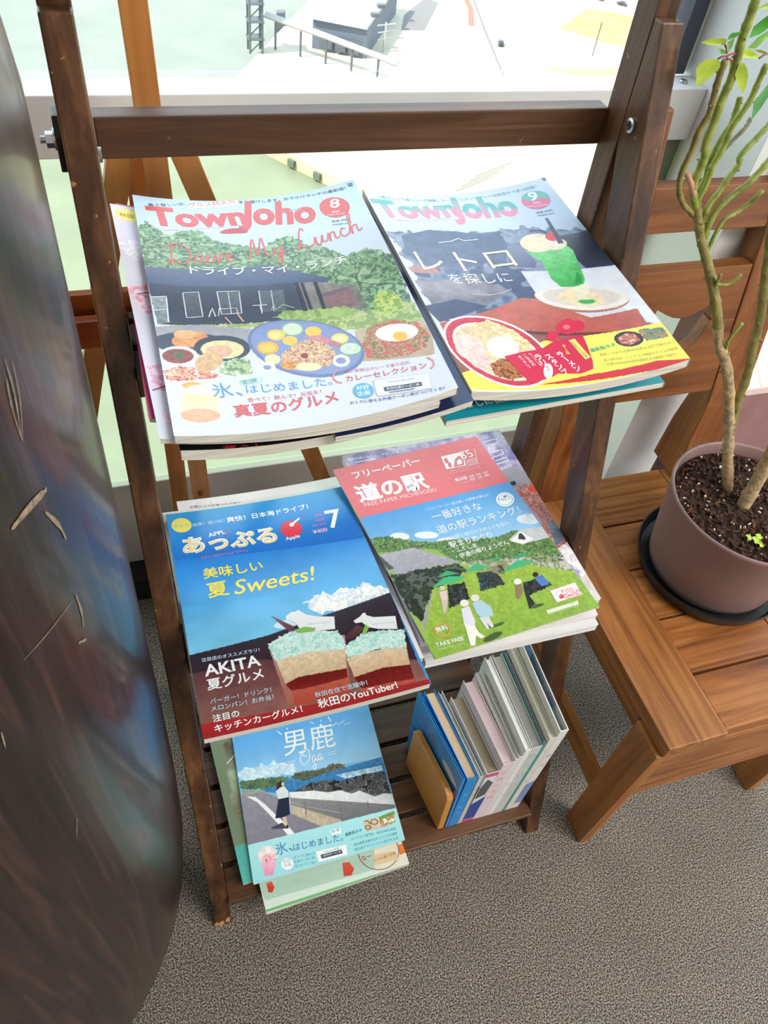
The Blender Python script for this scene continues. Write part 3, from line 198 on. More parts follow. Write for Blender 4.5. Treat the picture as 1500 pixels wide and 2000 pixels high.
'ap':((60,150,225),[('p',[-2.5,-3.8,213.0,-4.2,212.6,93.5,0.2,81.4],(52,158,226),(24,106,206),0.02,30),('p',[-0.7,72.7,211.5,90.0,214.0,173.3,-4.3,166.9],(40,130,220),(86,182,236),0.05,30),('p',[-1.0,140.2,207.5,148.7,214.8,200.5,-0.4,200.8],(70,168,232),(128,204,242),0.05,25),('b',[123.3,161.0,134.2,154.6,144.8,153.5,151.8,158.3,163.6,153.5,174.7,158.2,188.8,153.6,195.1,160.3,203.4,161.0,211.0,169.6,214.1,178.9,170.9,184.0,150.8,183.3,131.4,180.3,125.8,170.9],[(240,244,250),(214,226,242),(250,250,252)],8),('e',[102.4,185.1,17.3,0.8,-0.6,5.8],(214,232,246),0.06,6),('p',[-0.9,200.2,26.1,198.0,77.2,193.9,126.1,185.3,212.6,174.2,209.8,214.5,208.0,263.1,209.1,290.9,-0.4,277.2,-1.5,216.3],(38,28,46),(70,46,58),0.06,10),('p',[-2.2,221.6,64.1,220.9,78.1,224.6,208.0,263.1,209.1,290.9,-0.4,277.2],(96,58,62),(150,100,94),0.08,10),('p',[84.0,169.6,104.3,189.4,100.6,199.1],(120,64,82),(96,50,66),0.05,3),('p',[149.2,216.2,166.0,205.3,170.6,212.3,153.5,221.5],(112,66,76),(70,36,46),0.05,3),('p',[74.4,207.2,81.1,211.3,150.0,213.5,136.9,277.1,78.0,277.3],(176,150,146),(170,96,84),0.05,4),('b',[74.5,204.8,85.6,199.3,95.9,196.3,108.1,194.2,124.2,199.9,144.0,206.8,147.7,217.8,144.9,232.0,110.0,225.0,79.2,228.3,76.0,217.0],[(186,232,226),(158,214,208),(224,242,242),(200,236,232)],3),('p',[77.9,225.6,110.4,223.5,145.4,230.4,140.1,253.4,112.8,250.5,80.7,254.1],(228,206,176),(206,178,146),0.08,3),('p',[80.7,254.1,94.6,249.4,112.8,250.5,140.4,252.4,138.6,262.5,113.0,263.5,84.4,263.1],(106,26,26),(124,34,30),0.1,3),('p',[84.4,263.1,113.0,263.5,138.6,262.5,136.0,280.1,83.6,279.9],(184,92,76),(176,70,60),0.05,4),('b',[146.1,226.6,166.6,217.3,184.2,218.5,208.2,224.7,203.2,245.2,180.8,240.5,143.8,241.1],[(186,232,226),(158,214,208),(224,242,242),(200,236,232)],3),('p',[143.8,241.1,180.8,240.5,203.2,245.2,199.5,266.1,173.7,261.8,144.4,264.3],(228,206,176),(206,170,136),0.08,3),('p',[144.4,264.3,173.7,261.8,199.5,266.1,197.7,283.2,175.2,280.0,147.4,279.1],(106,26,26),(124,34,30),0.1,3),('p',[145.8,278.0,198.0,282.4,197.2,289.7,146.8,287.0],(184,92,76),(176,70,60),0.05,4),('p',[-1.2,277.0,210.4,287.3,210.2,298.0,-1.1,295.5],(176,44,48),(150,34,40),0.03,10)],[('O',[15.0,20.7,11.0,2.1,-1.5,11.6],(240,228,116)),('T','グルメ！',6.2,23.8,24.4,24.0,(130,190,200),0.01),('T','絶景！遊び処！',27.1,25.5,63.1,24.8,(200,232,246),0.004),('T','爽快！日本海ドライブ！',65.8,26.7,161.9,26.8,(246,246,250),0.024),('T','APPL',42.0,45.5,61.2,43.4,(246,246,250),0.02),('O',[62.6,42.4,1.5,0.3,-0.3,1.8],(226,60,84)),('T','あっぷる',11.0,66.8,115.8,70.2,(246,246,250),0.07),('T','あっぷる',11.1,66.3,115.8,70.2,(238,214,160),0.02),('O',[134.2,53.4,12.0,3.2,-3.1,12.8],(226,58,82)),('L',[137.0,46.5,147.3,38.8],2.38,(246,246,250)),('O',[136.2,46.9,2.7,0.7,-0.7,3.0],(246,246,250)),('T','Apple',124.3,71.5,141.0,70.7,(246,246,250),0.02),('T','July',165.3,43.2,175.1,42.7,(226,130,180),0),('T','2020',163.5,49.9,174.9,49.9,(226,130,180),0),('T','No.356',158.9,57.0,174.3,56.9,(226,130,180),0),('T','¥400',156.4,68.1,173.4,68.2,(244,190,214),0.02),('T','7',176.1,65.1,194.0,66.0,(246,246,250),0.02,1.1),('T','あきた TOWN WALK マガジン',29.1,76.3,80.3,76.1,(230,130,170),0.004),('T','美味しい',27.1,106.3,90.7,107.5,(246,232,90),0.022),('T','夏',28.1,134.0,50.5,133.2,(246,232,90),0.022),('T','Sweets!',54.8,134.8,143.5,135.1,(246,232,90),0.012,1.0,None,0.25),('P',[98.8,175.3,105.4,171.1,110.6,171.5,113.0,170.0,114.5,172.0,119.9,178.4,130.5,183.9,146.3,188.4,142.8,204.0,127.7,201.6,109.9,198.4,107.0,186.4,102.3,181.3,98.8,179.6],(236,238,243)),('P',[163.4,199.2,171.3,195.9,175.5,192.3,177.9,193.0,177.8,196.1,184.0,200.6,205.7,205.9,202.2,222.2,184.8,216.7,174.6,211.0,170.9,203.5,164.2,202.7],(236,238,243)),('T','SHIBUYA OF AKITA',116.6,191.5,139.8,195.0,(150,180,215),0),('T','SHIBUYA OF AKITA',179.9,210.1,200.9,213.7,(150,180,215),0),('P',[103.2,194.1,114.3,192.9,124.8,197.6,122.0,201.0,106.8,199.3],(130,185,90)),('P',[166.6,217.3,173.5,206.8,176.1,211.4,169.9,219.5],(130,185,90)),('T','注目店のオススメズラリ！',10.1,210.9,65.3,211.4,(205,230,246),0.014),('T','AKITA',10.8,228.0,63.6,227.7,(246,246,250),0.03),('T','夏グルメ',10.9,244.0,63.5,243.3,(246,246,250),0.022),('T','バーガー！ドリンク！',11.1,258.5,66.7,259.0,(190,226,246),0.01),('T','メロンパン！お弁当！',10.8,266.4,67.0,267.6,(190,226,246),0.01),('T','注目の',10.6,278.0,34.1,277.6,(246,246,250),0.022),('T','キッチンカーグルメ！',10.6,288.6,89.1,287.9,(246,246,250),0.024),('T','秋田在住で活躍中！',103.9,276.1,154.2,276.2,(190,226,246),0.01),('T','秋田のYouTuber!',103.9,288.4,180.1,288.6,(246,246,250),0.022)]),  # darker blue band in the sky is a painted-in reflection
'cf':((238,230,236),[('p',[-4.5,1.6,149.8,18.4,136.6,53.5,-5.2,25.3],(240,228,236),(226,206,220),0.05,5)],[('T','お気に入りが見つかる最新カフェ案内♪ 秋田市産の食材',13.7,14.8,138.1,25.6,(40,40,50),0.004),('L',[-0.8,3.3,-1.9,19.1],1.12,(214,110,130)),('L',[39.7,6.3,38.5,19.9],1.13,(200,190,200))]),
'mi':((150,185,80),[('p',[-1.0,-5.0,202.5,-3.8,199.2,84.2,1.0,80.6],(233,128,136),(226,116,126),0.01,5),('p',[1.0,80.6,198.9,83.4,200.6,170.0,-3.4,125.8],(84,158,226),(168,210,242),0.03,20),('e',[33.3,120.0,10.7,3.5,-2.4,5.3],(236,242,248),0.05,4),('e',[63.4,127.4,13.0,4.3,-2.3,4.7],(236,242,248),0.05,4),('e',[84.6,142.9,13.0,4.3,-2.1,4.1],(220,234,246),0.05,4),('e',[192.5,143.6,16.1,5.2,-4.3,6.9],(216,230,244),0.08,6),('b',[-0.8,113.2,9.6,112.8,22.6,116.4,45.6,130.7,66.3,139.3,85.4,141.4,112.2,148.9,137.2,155.3,162.4,152.9,200.8,165.3,197.6,204.1,150.0,191.4,81.6,177.6,62.2,147.6,0.6,133.1],[(78,116,66),(112,152,84),(54,86,52),(146,178,112),(90,130,80)],4),('p',[0.3,136.5,41.5,139.2,82.5,173.5,13.0,168.9,1.6,162.8],(178,178,192),(164,164,178),0.08,2),('p',[0.1,135.8,8.6,158.9,1.9,159.5,-0.8,147.1],(88,90,96),(88,90,96),0,1),('p',[151.1,163.2,172.7,153.7,204.1,160.1,199.6,174.9,163.1,174.1],(196,204,212),(206,208,214),0.05,3),('p',[152.2,165.7,171.1,156.4,179.4,171.5,163.1,174.1],(240,242,244),(240,242,244),0,1),('b',[81.0,173.9,199.2,201.6,202.0,229.7,155.7,203.6,93.8,191.7],[(186,182,172),(150,165,120),(120,140,90),(200,196,190)],5),('b',[0.2,166.0,80.8,174.4,81.9,186.3,55.8,198.8,37.6,196.8,7.2,230.6,-0.7,213.4],[(36,44,40),(62,80,60),(26,32,30),(90,100,92)],5),('p',[7.2,230.6,36.5,199.1,45.0,203.4,2.6,249.4],(168,166,160),(160,158,152),0.05,4),('p',[36.2,199.6,73.8,192.2,103.0,193.3,156.0,203.1,202.5,229.8,200.0,279.0,-1.2,277.7,0.3,249.4],(158,190,74),(136,172,64),0.1,3),('b',[53.7,198.1,74.2,200.8,68.1,222.2,41.5,226.6],[(38,46,46),(70,80,76),(20,26,28)],3),('b',[92.5,193.3,113.7,197.5,115.2,216.8,84.6,217.6],[(38,46,46),(70,84,76),(20,26,28),(60,90,130)],3),('b',[134.5,221.6,158.0,220.9,165.3,234.7,128.6,239.9],[(38,46,46),(60,70,66),(20,26,28)],3),('b',[112.1,190.6,128.4,193.1,122.4,205.6,109.4,199.8],[(50,60,50),(90,100,80),(150,140,120)],3),('b',[160.9,195.0,200.8,199.1,197.3,210.6,173.1,205.0],[(230,232,235),(60,66,70),(150,170,120)],2.5),('b',[7.7,200.3,13.7,202.3,12.7,228.6,6.6,231.7,3.2,214.8],[(46,60,50),(30,36,34)],3),('e',[68.6,272.3,11.9,-1.5,-0.4,3.5],(64,90,44),0,1),('e',[80.9,261.1,8.3,-0.4,-0.4,2.0],(70,98,48),0,1),('e',[132.7,253.6,9.4,0.4,-0.7,2.1],(70,98,48),0,1),('p',[136.1,16.7,166.7,18.9,161.3,43.2,133.7,41.7],(233,128,136),(233,128,136),0,1)],[('T','フリーペーパー',18.8,22.0,108.5,23.2,(246,246,250),0.03),('T','道の駅',10.6,60.5,101.3,63.5,(246,246,250),0.045,0.95),('T','FREE PAPER MICHINOEKI',13.9,66.7,106.0,70.0,(246,222,226),0.0),('P',[137.6,19.4,166.2,19.8,161.2,42.5,134.0,41.1],(246,246,250)),('P',[152.2,28.9,160.9,24.4,163.2,31.6,159.1,41.1,144.7,40.9],(230,122,132)),('P',[153.3,32.2,158.2,29.4,159.4,33.3,157.5,38.5,150.5,38.4],(246,246,250)),('P',[138.7,24.7,143.4,22.6,143.0,31.5,137.6,32.3],(230,122,132)),('P',[139.5,32.9,144.4,31.5,142.9,39.6,138.6,39.7],(230,122,132)),('L',[164.0,23.9,159.7,34.9],0.61,(246,246,250)),('L',[185.3,19.1,177.2,42.1],0.62,(246,246,250)),('T','VOL.',167.1,21.2,175.6,20.9,(246,246,250),0),('T','35',162.8,32.2,178.7,31.4,(246,246,250),0.0),('T','2022',163.5,40.3,178.8,39.4,(246,246,250),0),('T','WINTER',162.7,44.4,178.3,44.2,(246,246,250),0),('T','全国の道の駅を楽しむフリーペーパー',137.4,46.3,190.7,46.6,(246,200,206),0),('T','ドライブのお供にどうぞ',135.6,50.7,177.3,51.1,(246,200,206),0),('T','東北版',135.3,63.7,152.4,63.6,(246,246,250),0.02),('T','青森・秋田・岩手',155.3,62.4,181.7,62.3,(246,246,250),0.01),('T','宮城・山形・福島',154.0,66.8,180.8,66.9,(246,246,250),0.01),('T','ご自由にお持ちください',141.5,68.4,171.1,69.5,(246,200,206),0),('T','「フリーペーパー道の駅」の読者が選んだ',79.7,95.1,163.4,96.3,(246,246,250),0.0),('T','一番好きな',80.8,111.4,145.7,113.1,(246,246,250),0.0),('T','道の駅ランキング！',78.1,131.0,187.3,132.3,(246,246,250),0.0),('O',[179.1,107.3,10.7,3.4,-5.9,10.0],(246,246,250)),('R',[179.1,107.3,8.9,2.8,-4.8,8.1],0.7,(120,170,215)),('T','No.1',171.1,108.8,185.9,108.8,(90,140,190),0),('P',[179.2,101.4,185.1,101.9,181.7,104.8,178.9,104.3],(90,140,190)),('T','道の駅と周辺のスポットを紹介',82.2,142.7,164.3,143.5,(246,246,250),0.0),('T','駅まちめぐり',81.7,153.4,135.8,154.2,(246,246,250),0.012),('T','・ふくしま',80.6,161.4,111.5,161.4,(246,246,250),0.01),('T','・伊達の郷りょうぜん',80.7,169.7,148.5,169.3,(246,246,250),0.01),('P',[36.2,195.8,53.9,188.3,61.3,188.0,78.2,194.2,68.6,197.5],(72,184,128)),('P',[46.9,185.4,61.7,180.1,73.9,188.2],(64,170,118)),('P',[79.9,189.1,97.1,181.3,109.7,191.3],(72,184,128)),('P',[119.3,202.2,145.6,192.3,165.2,201.7],(72,184,128)),('P',[137.2,189.0,154.2,184.5,163.6,191.5],(64,170,118)),('P',[111.2,183.9,125.2,180.9,129.4,185.2],(64,170,118)),('P',[162.2,165.9,167.3,159.2,170.4,159.3,171.3,165.8,170.0,169.7],(60,62,70)),('O',[46.6,199.8,2.9,1.0,-1.3,2.6],(220,200,190)),('P',[41.0,203.4,49.5,204.1,45.8,214.6,38.1,214.7],(226,200,200)),('P',[38.1,214.7,45.8,214.6,37.0,229.0,32.9,229.7],(210,190,180)),('O',[60.2,225.2,4.5,1.5,-2.2,4.1],(232,232,228)),('P',[53.5,230.7,63.4,230.0,60.2,250.1,56.4,255.3,46.6,250.6],(224,224,236)),('P',[47.7,249.7,57.0,254.2,57.3,263.3,60.8,269.6,55.7,270.4,52.6,265.5,45.9,275.8,41.4,274.7],(240,240,236)),('O',[74.4,223.0,4.5,1.5,-2.2,4.1],(226,222,214)),('P',[68.2,227.7,79.3,227.3,85.0,238.7,82.4,249.8,76.8,249.2,68.2,247.6,66.2,240.3],(176,206,226)),('P',[66.2,246.9,76.8,249.2,75.8,262.0,72.1,262.0,70.7,255.0,70.5,262.7,67.1,262.3],(214,218,220)),('O',[129.8,218.9,4.2,1.4,-2.2,3.8],(236,236,232)),('P',[124.7,221.9,132.0,222.4,128.3,232.9,120.0,239.7,117.5,237.5],(150,120,100)),('O',[154.1,216.7,3.0,1.0,-1.8,2.9],(50,40,36)),('P',[150.4,220.6,161.6,219.2,162.0,233.0,151.8,233.0],(84,126,200)),('P',[131.7,228.5,135.5,228.4,132.4,239.8,133.1,251.0,128.9,251.7,123.5,254.5,127.9,241.0],(36,40,42)),('P',[157.9,240.6,190.7,240.3,189.6,256.8,156.8,256.8],(246,246,250)),('T','国産の食べものを、もっと。',158.8,242.0,190.1,242.9,(216,70,80),0.004),('O',[165.8,251.6,2.7,0.9,-1.8,2.7],(216,56,70)),('R',[165.7,247.7,3.8,1.3,-2.2,3.4],0.7,(190,190,200)),('T','FOOD',169.7,247.9,183.9,248.2,(216,60,76),0.02),('T','ACTION',169.1,252.7,189.7,252.9,(216,60,76),0.02),('T','NIPPON',168.0,256.7,187.9,256.8,(216,60,76),0.02),('P',[140.0,262.0,179.8,262.3,178.6,266.3,139.1,266.2],(236,242,222)),('T','デジタルブックも公開中！',142.0,264.8,177.0,265.3,(130,160,80),0.0),('T','http://www.michinoeki-fp.jp/',138.6,269.0,178.4,269.0,(226,236,200),0.0),('R',[22.4,247.9,8.2,2.8,-3.7,7.4],1.2,(240,150,96)),('T','無料',15.8,249.2,29.0,249.2,(246,246,250),0.015),('T','TAKE FREE',7.8,264.5,38.6,266.2,(246,246,250),0.015),('T','ご自由にお取りください',8.9,269.3,37.5,270.9,(220,230,190),0.0)]),
'gu':((170,160,196),[('b',[-5.3,2.0,222.7,-5.9,216.2,97.5,185.8,103.8,180.3,18.6,-9.8,24.9],[(132,118,172),(156,142,190),(182,170,208),(206,196,224)],14),('p',[181.7,65.4,217.3,66.6,219.7,101.7,184.7,100.2],(170,164,178),(150,146,160),0.05,6),('b',[188.4,101.1,214.5,95.4,219.1,108.3,225.3,139.5,227.0,177.8,212.0,198.5,198.8,201.1,196.2,170.3,199.8,152.5],[(196,132,124),(150,84,80),(226,172,164),(176,104,100)],3),('e',[213.0,106.9,6.9,1.6,-2.1,4.2],(222,84,60),0,1),('p',[205.6,157.0,218.5,163.3,214.1,186.9,199.2,195.3],(130,140,166),(110,120,146),0.1,6),('b',[196.5,200.6,221.2,188.7,227.1,217.0,230.0,274.4,206.2,287.0,206.8,235.0],[(228,222,232),(214,208,222),(240,236,242)],8),('p',[205.1,243.1,222.8,239.1,230.0,274.4,208.8,282.4],(206,196,190),(220,214,212),0.06,6)],[('T','もののぬくもりと、やさしい着こなし。',4.8,10.5,88.0,11.8,(246,246,250),0.004),('L',[184.6,16.6,203.5,14.9,203.0,22.2,187.2,24.6,185.0,37.1,202.5,34.5,201.7,42.3,184.8,45.0,183.6,52.6,202.8,48.4,202.7,54.7,185.7,56.6],1.26,(246,246,250)),('L',[12.3,14.7,38.2,14.7,37.6,19.4,16.9,20.2,16.3,25.8],1.16,(246,246,250)),('L',[48.0,19.3,56.7,15.3,56.8,20.9],1.17,(246,246,250)),('T','AND PICK-UP!',182.3,59.3,204.4,58.3,(246,246,250),0),('T','GUCCI',185.3,68.4,203.7,65.6,(246,246,250),0.015),('L',[183.8,68.7,182.9,77.8],1.2,(246,246,250)),('P',[187.3,90.1,195.7,88.6,195.5,94.7,188.2,95.7],(40,46,70))]),
'og':((120,190,240),[('p',[13.7,-84.8,220.9,-65.9,211.4,96.3,1.0,100.8],(70,150,225),(92,170,236),0.02,30),('p',[0.2,98.1,211.4,96.3,209.6,177.5,0.9,158.9],(88,168,236),(168,212,246),0.04,25),('b',[-0.6,145.7,29.2,141.9,65.0,146.6,83.6,158.7,70.3,168.1,2.0,159.2],[(228,240,250),(190,222,246),(210,232,248)],12),('p',[23.7,177.5,69.4,173.2,149.7,177.4,208.8,176.0,207.4,229.2,129.4,215.1,40.3,184.7],(66,132,192),(52,112,172),0.15,3),('p',[136.3,184.5,204.3,188.2,204.7,195.6,148.2,193.6],(160,196,224),(200,220,236),0.2,3),('b',[71.9,172.0,79.7,166.6,102.2,169.5,122.9,171.0,131.2,167.4,147.8,170.4,153.2,177.6,126.2,177.5,104.6,180.7,90.8,180.6],[(78,100,76),(100,110,84),(64,74,66),(120,110,90)],4),('b',[0.7,158.8,37.1,163.2,61.3,167.3,70.9,171.3,59.3,178.4,30.3,177.5,2.1,170.6],[(84,116,82),(104,132,96),(70,98,72)],4),('b',[75.0,191.8,94.1,187.2,119.2,188.1,145.4,195.8,176.5,194.0,206.4,198.4,207.6,232.7,150.8,222.0],[(74,70,76),(104,98,98),(50,48,56),(136,134,140),(40,40,46)],4),('p',[66.0,191.6,87.8,195.9,100.9,198.3,119.9,206.1,137.9,207.8,152.1,216.6,164.0,215.2,183.7,229.7,195.9,228.0,209.4,232.1,207.5,247.6,68.5,202.1],(240,240,244),(214,214,222),0.05,4),('p',[64.7,198.8,208.1,247.7,208.2,255.0,180.7,254.2,131.3,251.3,65.0,209.0],(150,148,152),(112,112,118),0.05,4),('p',[65.0,209.0,131.8,249.2,130.2,251.0,105.3,252.4,63.3,220.7],(204,190,172),(190,172,152),0.1,4),('p',[1.0,178.7,32.0,180.9,47.8,193.1,63.3,220.7,105.3,252.4,63.6,252.1,-1.0,247.9],(152,146,160),(132,128,144),0.05,4),('p',[2.4,171.8,32.4,178.7,31.8,182.4,1.4,178.8],(150,160,130),(170,170,160),0.1,3),('p',[7.6,181.4,20.1,186.1,31.2,199.8,45.3,220.2,57.5,237.6,64.8,251.4,55.6,250.6,45.4,232.1,33.5,212.6,21.1,193.7],(242,242,246),(242,242,246),0,1),('p',[33.5,232.1,50.2,229.8,55.4,239.6,36.2,235.0],(70,70,92),(70,70,92),0,1),('p',[-0.2,246.7,209.9,252.3,210.1,301.1,-0.4,299.5],(176,230,238),(160,222,232),0,1),('e',[23.8,266.2,12.5,3.5,-1.9,11.7],(244,232,236),0.08,4),('b',[14.2,265.5,24.9,264.4,35.7,269.5,32.4,276.7,15.0,273.9],[(226,120,140),(246,220,226),(240,170,186)],3),('p',[14.0,273.6,33.4,277.0,26.4,293.2,15.3,291.1],(242,190,214),(232,150,190),0.05,4),('p',[157.8,256.8,180.0,256.9,180.9,273.2,159.3,272.5],(226,206,180),(210,186,160),0.05,4),('b',[181.3,257.9,204.7,255.8,203.1,271.4,181.4,273.3],[(206,190,170),(200,110,90),(150,170,110),(240,235,225)],3),('p',[181.3,257.9,204.7,255.8,204.2,260.6,181.5,262.4],(120,160,80),(130,150,90),0.1,3)],[('L',[80.6,96.5,80.9,100.1],1.2,(246,246,250)),('L',[115.9,96.7,121.3,99.9],1.22,(246,246,250)),('L',[131.7,96.9,133.0,99.8],1.22,(246,246,250)),('T','男鹿',69.8,139.2,146.2,143.1,(246,246,250),0.0,1.05),('S','Oga',88.8,158.1,124.8,158.0,(246,246,250)),('L',[70.7,148.1,83.2,148.5],0.69,(246,246,250)),('L',[70.7,151.0,83.1,151.4],0.69,(246,246,250)),('L',[133.4,150.1,145.4,149.6],0.7,(246,246,250)),('L',[133.1,153.4,145.1,153.2],0.7,(246,246,250)),('L',[65.4,98.1,71.2,105.4],1.43,(246,246,250)),('L',[144.4,94.9,146.9,103.4],1.47,(246,246,250)),('L',[148.1,111.4,155.1,107.5,156.6,111.5,167.4,107.3],0.97,(246,246,250)),('L',[164.5,114.3,170.0,111.9,170.6,114.6,176.1,112.2],0.73,(246,246,250)),('L',[2.2,176.3,32.0,181.1,47.8,193.1,83.7,216.3,132.9,239.6],1.1,(170,165,165)),('L',[85.1,209.5,84.0,228.5],1.32,(120,112,112)),('L',[132.3,227.2,130.2,251.0],1.32,(120,112,112)),('L',[171.7,232.9,170.2,242.4],0.89,(90,90,96)),('L',[39.7,188.2,40.9,194.6],0.88,(130,125,125)),('L',[23.2,180.2,23.3,185.4],0.88,(130,125,125)),('P',[49.7,184.5,52.9,173.9,57.5,173.3,61.3,175.0,60.2,180.9,55.0,183.7],(60,42,40)),('O',[59.9,178.1,1.9,0.5,-0.5,2.9],(232,200,180)),('P',[48.2,185.3,55.3,181.9,61.1,181.2,65.8,190.0,63.8,198.5,50.4,197.2],(224,228,234)),('P',[50.4,197.2,64.8,198.1,62.2,221.9,51.3,223.3,41.5,222.0],(36,42,66)),('P',[51.3,223.3,56.2,223.4,56.4,234.1,54.4,236.8,52.2,230.8],(226,196,178)),('P',[55.0,233.7,57.5,237.6,56.7,240.0,53.5,238.2],(40,36,44)),('P',[66.3,190.1,66.1,198.0,65.4,209.1,63.7,208.6],(226,196,178)),('T','氷、',34.8,270.9,57.5,270.4,(72,140,196),0.0),('T','はじめました。',58.3,270.8,126.3,275.4,(74,110,170),0.0),('P',[112.3,257.0,126.3,258.2,125.6,265.3,112.0,264.2],(246,250,250)),('T','第1弾',113.0,261.9,124.0,262.3,(90,150,190),0.01),('O',[46.9,284.5,7.9,2.2,-1.3,7.1],(246,246,250)),('T','好評',42.1,282.7,51.7,283.4,(110,170,200),0.0),('T','企画',42.1,287.6,51.7,288.2,(110,170,200),0.0),('T','おトクに使える',56.4,281.0,85.3,282.9,(90,160,180),0.0),('T','共通クーポン券',55.8,286.5,84.1,288.3,(90,160,180),0.0),('T','がついてくる!!',56.0,292.3,83.8,294.0,(90,160,180),0.0),('P',[86.4,279.4,128.6,281.7,127.5,295.0,87.8,293.5],(246,246,250)),('P',[92.1,285.2,121.0,285.9,121.9,291.4,92.7,290.5],(70,80,96)),('T','本誌共通クーポン券',94.8,288.8,119.5,289.5,(246,246,250),0),('T','Town Joho 7月号',97.5,284.6,117.5,285.2,(70,80,96),0.01),('T','最新街ネタ',130.4,271.4,154.2,271.1,(70,150,150),0.02),('T','・メンチカツ専門店、地元の味を提供',133.9,278.3,200.9,281.3,(90,160,170),0.0),('T','・里山風景を眺めながらランチを満喫',136.3,286.6,200.7,287.8,(90,160,170),0.0),('T','・地元産ナポリピッツァ店が大人気',135.8,293.2,200.7,294.2,(90,160,170),0.0),('R',[163.5,267.8,4.2,1.2,-0.7,2.8],1.1,(60,60,60)),('R',[173.8,262.9,5.1,1.4,-1.0,3.7],1.1,(60,60,60)),('L',[160.0,259.2,164.7,258.3,167.7,264.6],1.08,(60,60,60))]),
't2':((120,134,110),[('p',[19.7,90.5,41.9,94.9,33.6,139.2,15.6,133.5],(90,80,66),(150,160,140),0.1,4),('p',[15.6,133.5,38.9,136.1,30.2,198.8,8.9,196.4],(168,190,160),(120,110,90),0.1,6),('p',[-2.6,236.4,32.1,234.9,29.5,295.0,-3.3,288.1],(84,176,170),(96,186,180),0.04,4)],[('L',[16.1,121.5,28.3,113.1,33.7,109.9],1.36,(235,232,225))]),
'gr':((214,228,218),[('p',[-8.5,182.5,205.7,219.2,201.6,280.2,2.4,269.2],(186,214,200),(176,206,190),0.02,10),('p',[163.8,237.5,207.2,246.9,206.3,286.0,150.9,280.8],(232,228,212),(226,222,206),0.02,10),('p',[8.5,249.1,15.9,249.5,18.1,257.3,13.5,262.9,8.7,260.9],(214,84,60),(190,60,44),0.05,4),('p',[112.1,255.6,121.6,257.6,125.2,267.9,119.3,274.8,108.9,272.7],(218,96,66),(200,70,50),0.05,4),('p',[191.5,257.4,203.5,256.8,201.5,269.3,191.3,270.4],(232,140,60),(224,120,50),0.05,4)],[('P',[-0.8,280.4,101.4,282.4,204.2,285.3,203.6,288.1,100.7,286.0,-0.8,283.5],(112,184,122)),('R',[164.5,256.4,27.4,8.8,-8.3,23.4],1.1,(140,70,80)),('P',[156.2,259.1,186.9,263.6,187.1,275.5,153.7,272.9],(226,200,160)),('T','なー',139.2,262.2,152.8,262.3,(150,40,60),0.01),('T','いつも通う日常',155.2,268.5,185.7,268.2,(110,80,60),0)])}
# ================================================================ SETTING
struct('floor', B1(-3, 4, -3.5, .99, -.12, 0), 'carpet')
struct('ceiling', B1(-3, 4, -3.5, .99, 2.6, 2.75), 'plaster')
struct('wall_back', B1(-3, 4, -3.65, -3.5, 0, 2.6), 'plaster')
struct('wall_left', B1(-3.15, -3, -3.5, .9, 0, 2.6), 'plaster')
w = MB(); w.box(4, 4.15, -3.5, .9, 0, .5); w.box(4, 4.15, -3.5, .9, 2.3, 2.6); struct('wall_right', w, 'plaster')
w = MB(); w.prism_x([(.860, .115), (.860, .256), (.8735, .256), (.99, .118), (.99, 0), (.867, 0), (.867, .115)], -3, .7365); struct('wall_front', w, 'sill', .002)
struct('baseboard_front', B1(-3, .7365, .823, .867, 0, .056), 'black')
struct('trim_1', B1(-3, 4, .90, .99, 2.35, 2.6), 'white')
# window: white rail across the glazing, gaskets, mullion, panes
struct('window_1', B1(-3, .7362, .860, .902, .764, .8275), 'white', .0015)
struct('window_2', B1(-3, .712, .914, .920, .8275, 2.35), 'glass'); struct('window_4', B1(-3, .7362, .866, .872, .256, .764), 'glass_low')
struct('trim_2', B1(.707, .728, .905, .94, .8275, 2.35), 'gasket', .001)
struct('trim_3', B1(.728, .7605, .912, .94, .8275, 2.35), 'white')
struct('trim_4', B1(.7605, .7865, .908, .94, .8275, 2.35), 'midgrey')
struct('trim_5', B1(.715, .7364, .8725, .94, .256, .764), 'midgrey')
struct('wall_column', B1(.7365, .829, .732, .99, 0, 2.6), 'white', .001)
struct('trim_6', B1(.829, .845, .75, .99, 0, 2.6), 'white')
struct('trim_7', B1(.845, .858, .765, .99, 0, 2.6), 'midgrey')
struct('trim_8', B1(.858, .89, .79, .99, 0, 2.6), 'grey')
struct('wall_front_right', B1(.89, 4, .90, .99, 0, .3), 'sill')
struct('window_3', B1(.89, 4, .914, .920, .3, 2.35), 'glass')
for (x, y) in ((.690, .888), (.712, .880)):
    s = MB(); s.lathe([(.0055, .8275), (.0055, .829), (.004, .8306), (.0008, .831)], x, y, 14)
    o = obj('rail_screw', s, 'steel', smooth=True); o['kind'] = 'structure'
# ================================================================ HARBOUR FAR BELOW THE WINDOW
GZ = -98.82
o = struct('harbour_water_ground', B1(-1500, 1500, -600, 2500, GZ-4.2, GZ-3.2), 'sea')
land = [(29.5, 232.4), (47.3, 206.9), (63.2, 184.3), (140, 75), (215, -40), (900, -120), (900, 1600), (700, 1600), (82.7, 324.7), (44.5, 258.4)]
w = MB(); w.prism_z(land, GZ-3.4, GZ); struct('quay_ground', w, ['land'])
def flat(name, poly, mat, h=.06, label=None, cat=None):
    w = MB(); w.prism_z(poly, GZ+.01, GZ+h); return struct(name, w, mat)
def ribbon2(pts, wd):
    L, R = [], []
    for i, p in enumerate(pts):
        a = Vector(pts[max(i-1, 0)]); b = Vector(pts[min(i+1, len(pts)-1)]); d = (b-a).normalized(); n = Vector((-d.y, d.x))*wd/2; L.append(tuple(Vector(p)+n)); R.append(tuple(Vector(p)-n))
    return L+R[::-1]
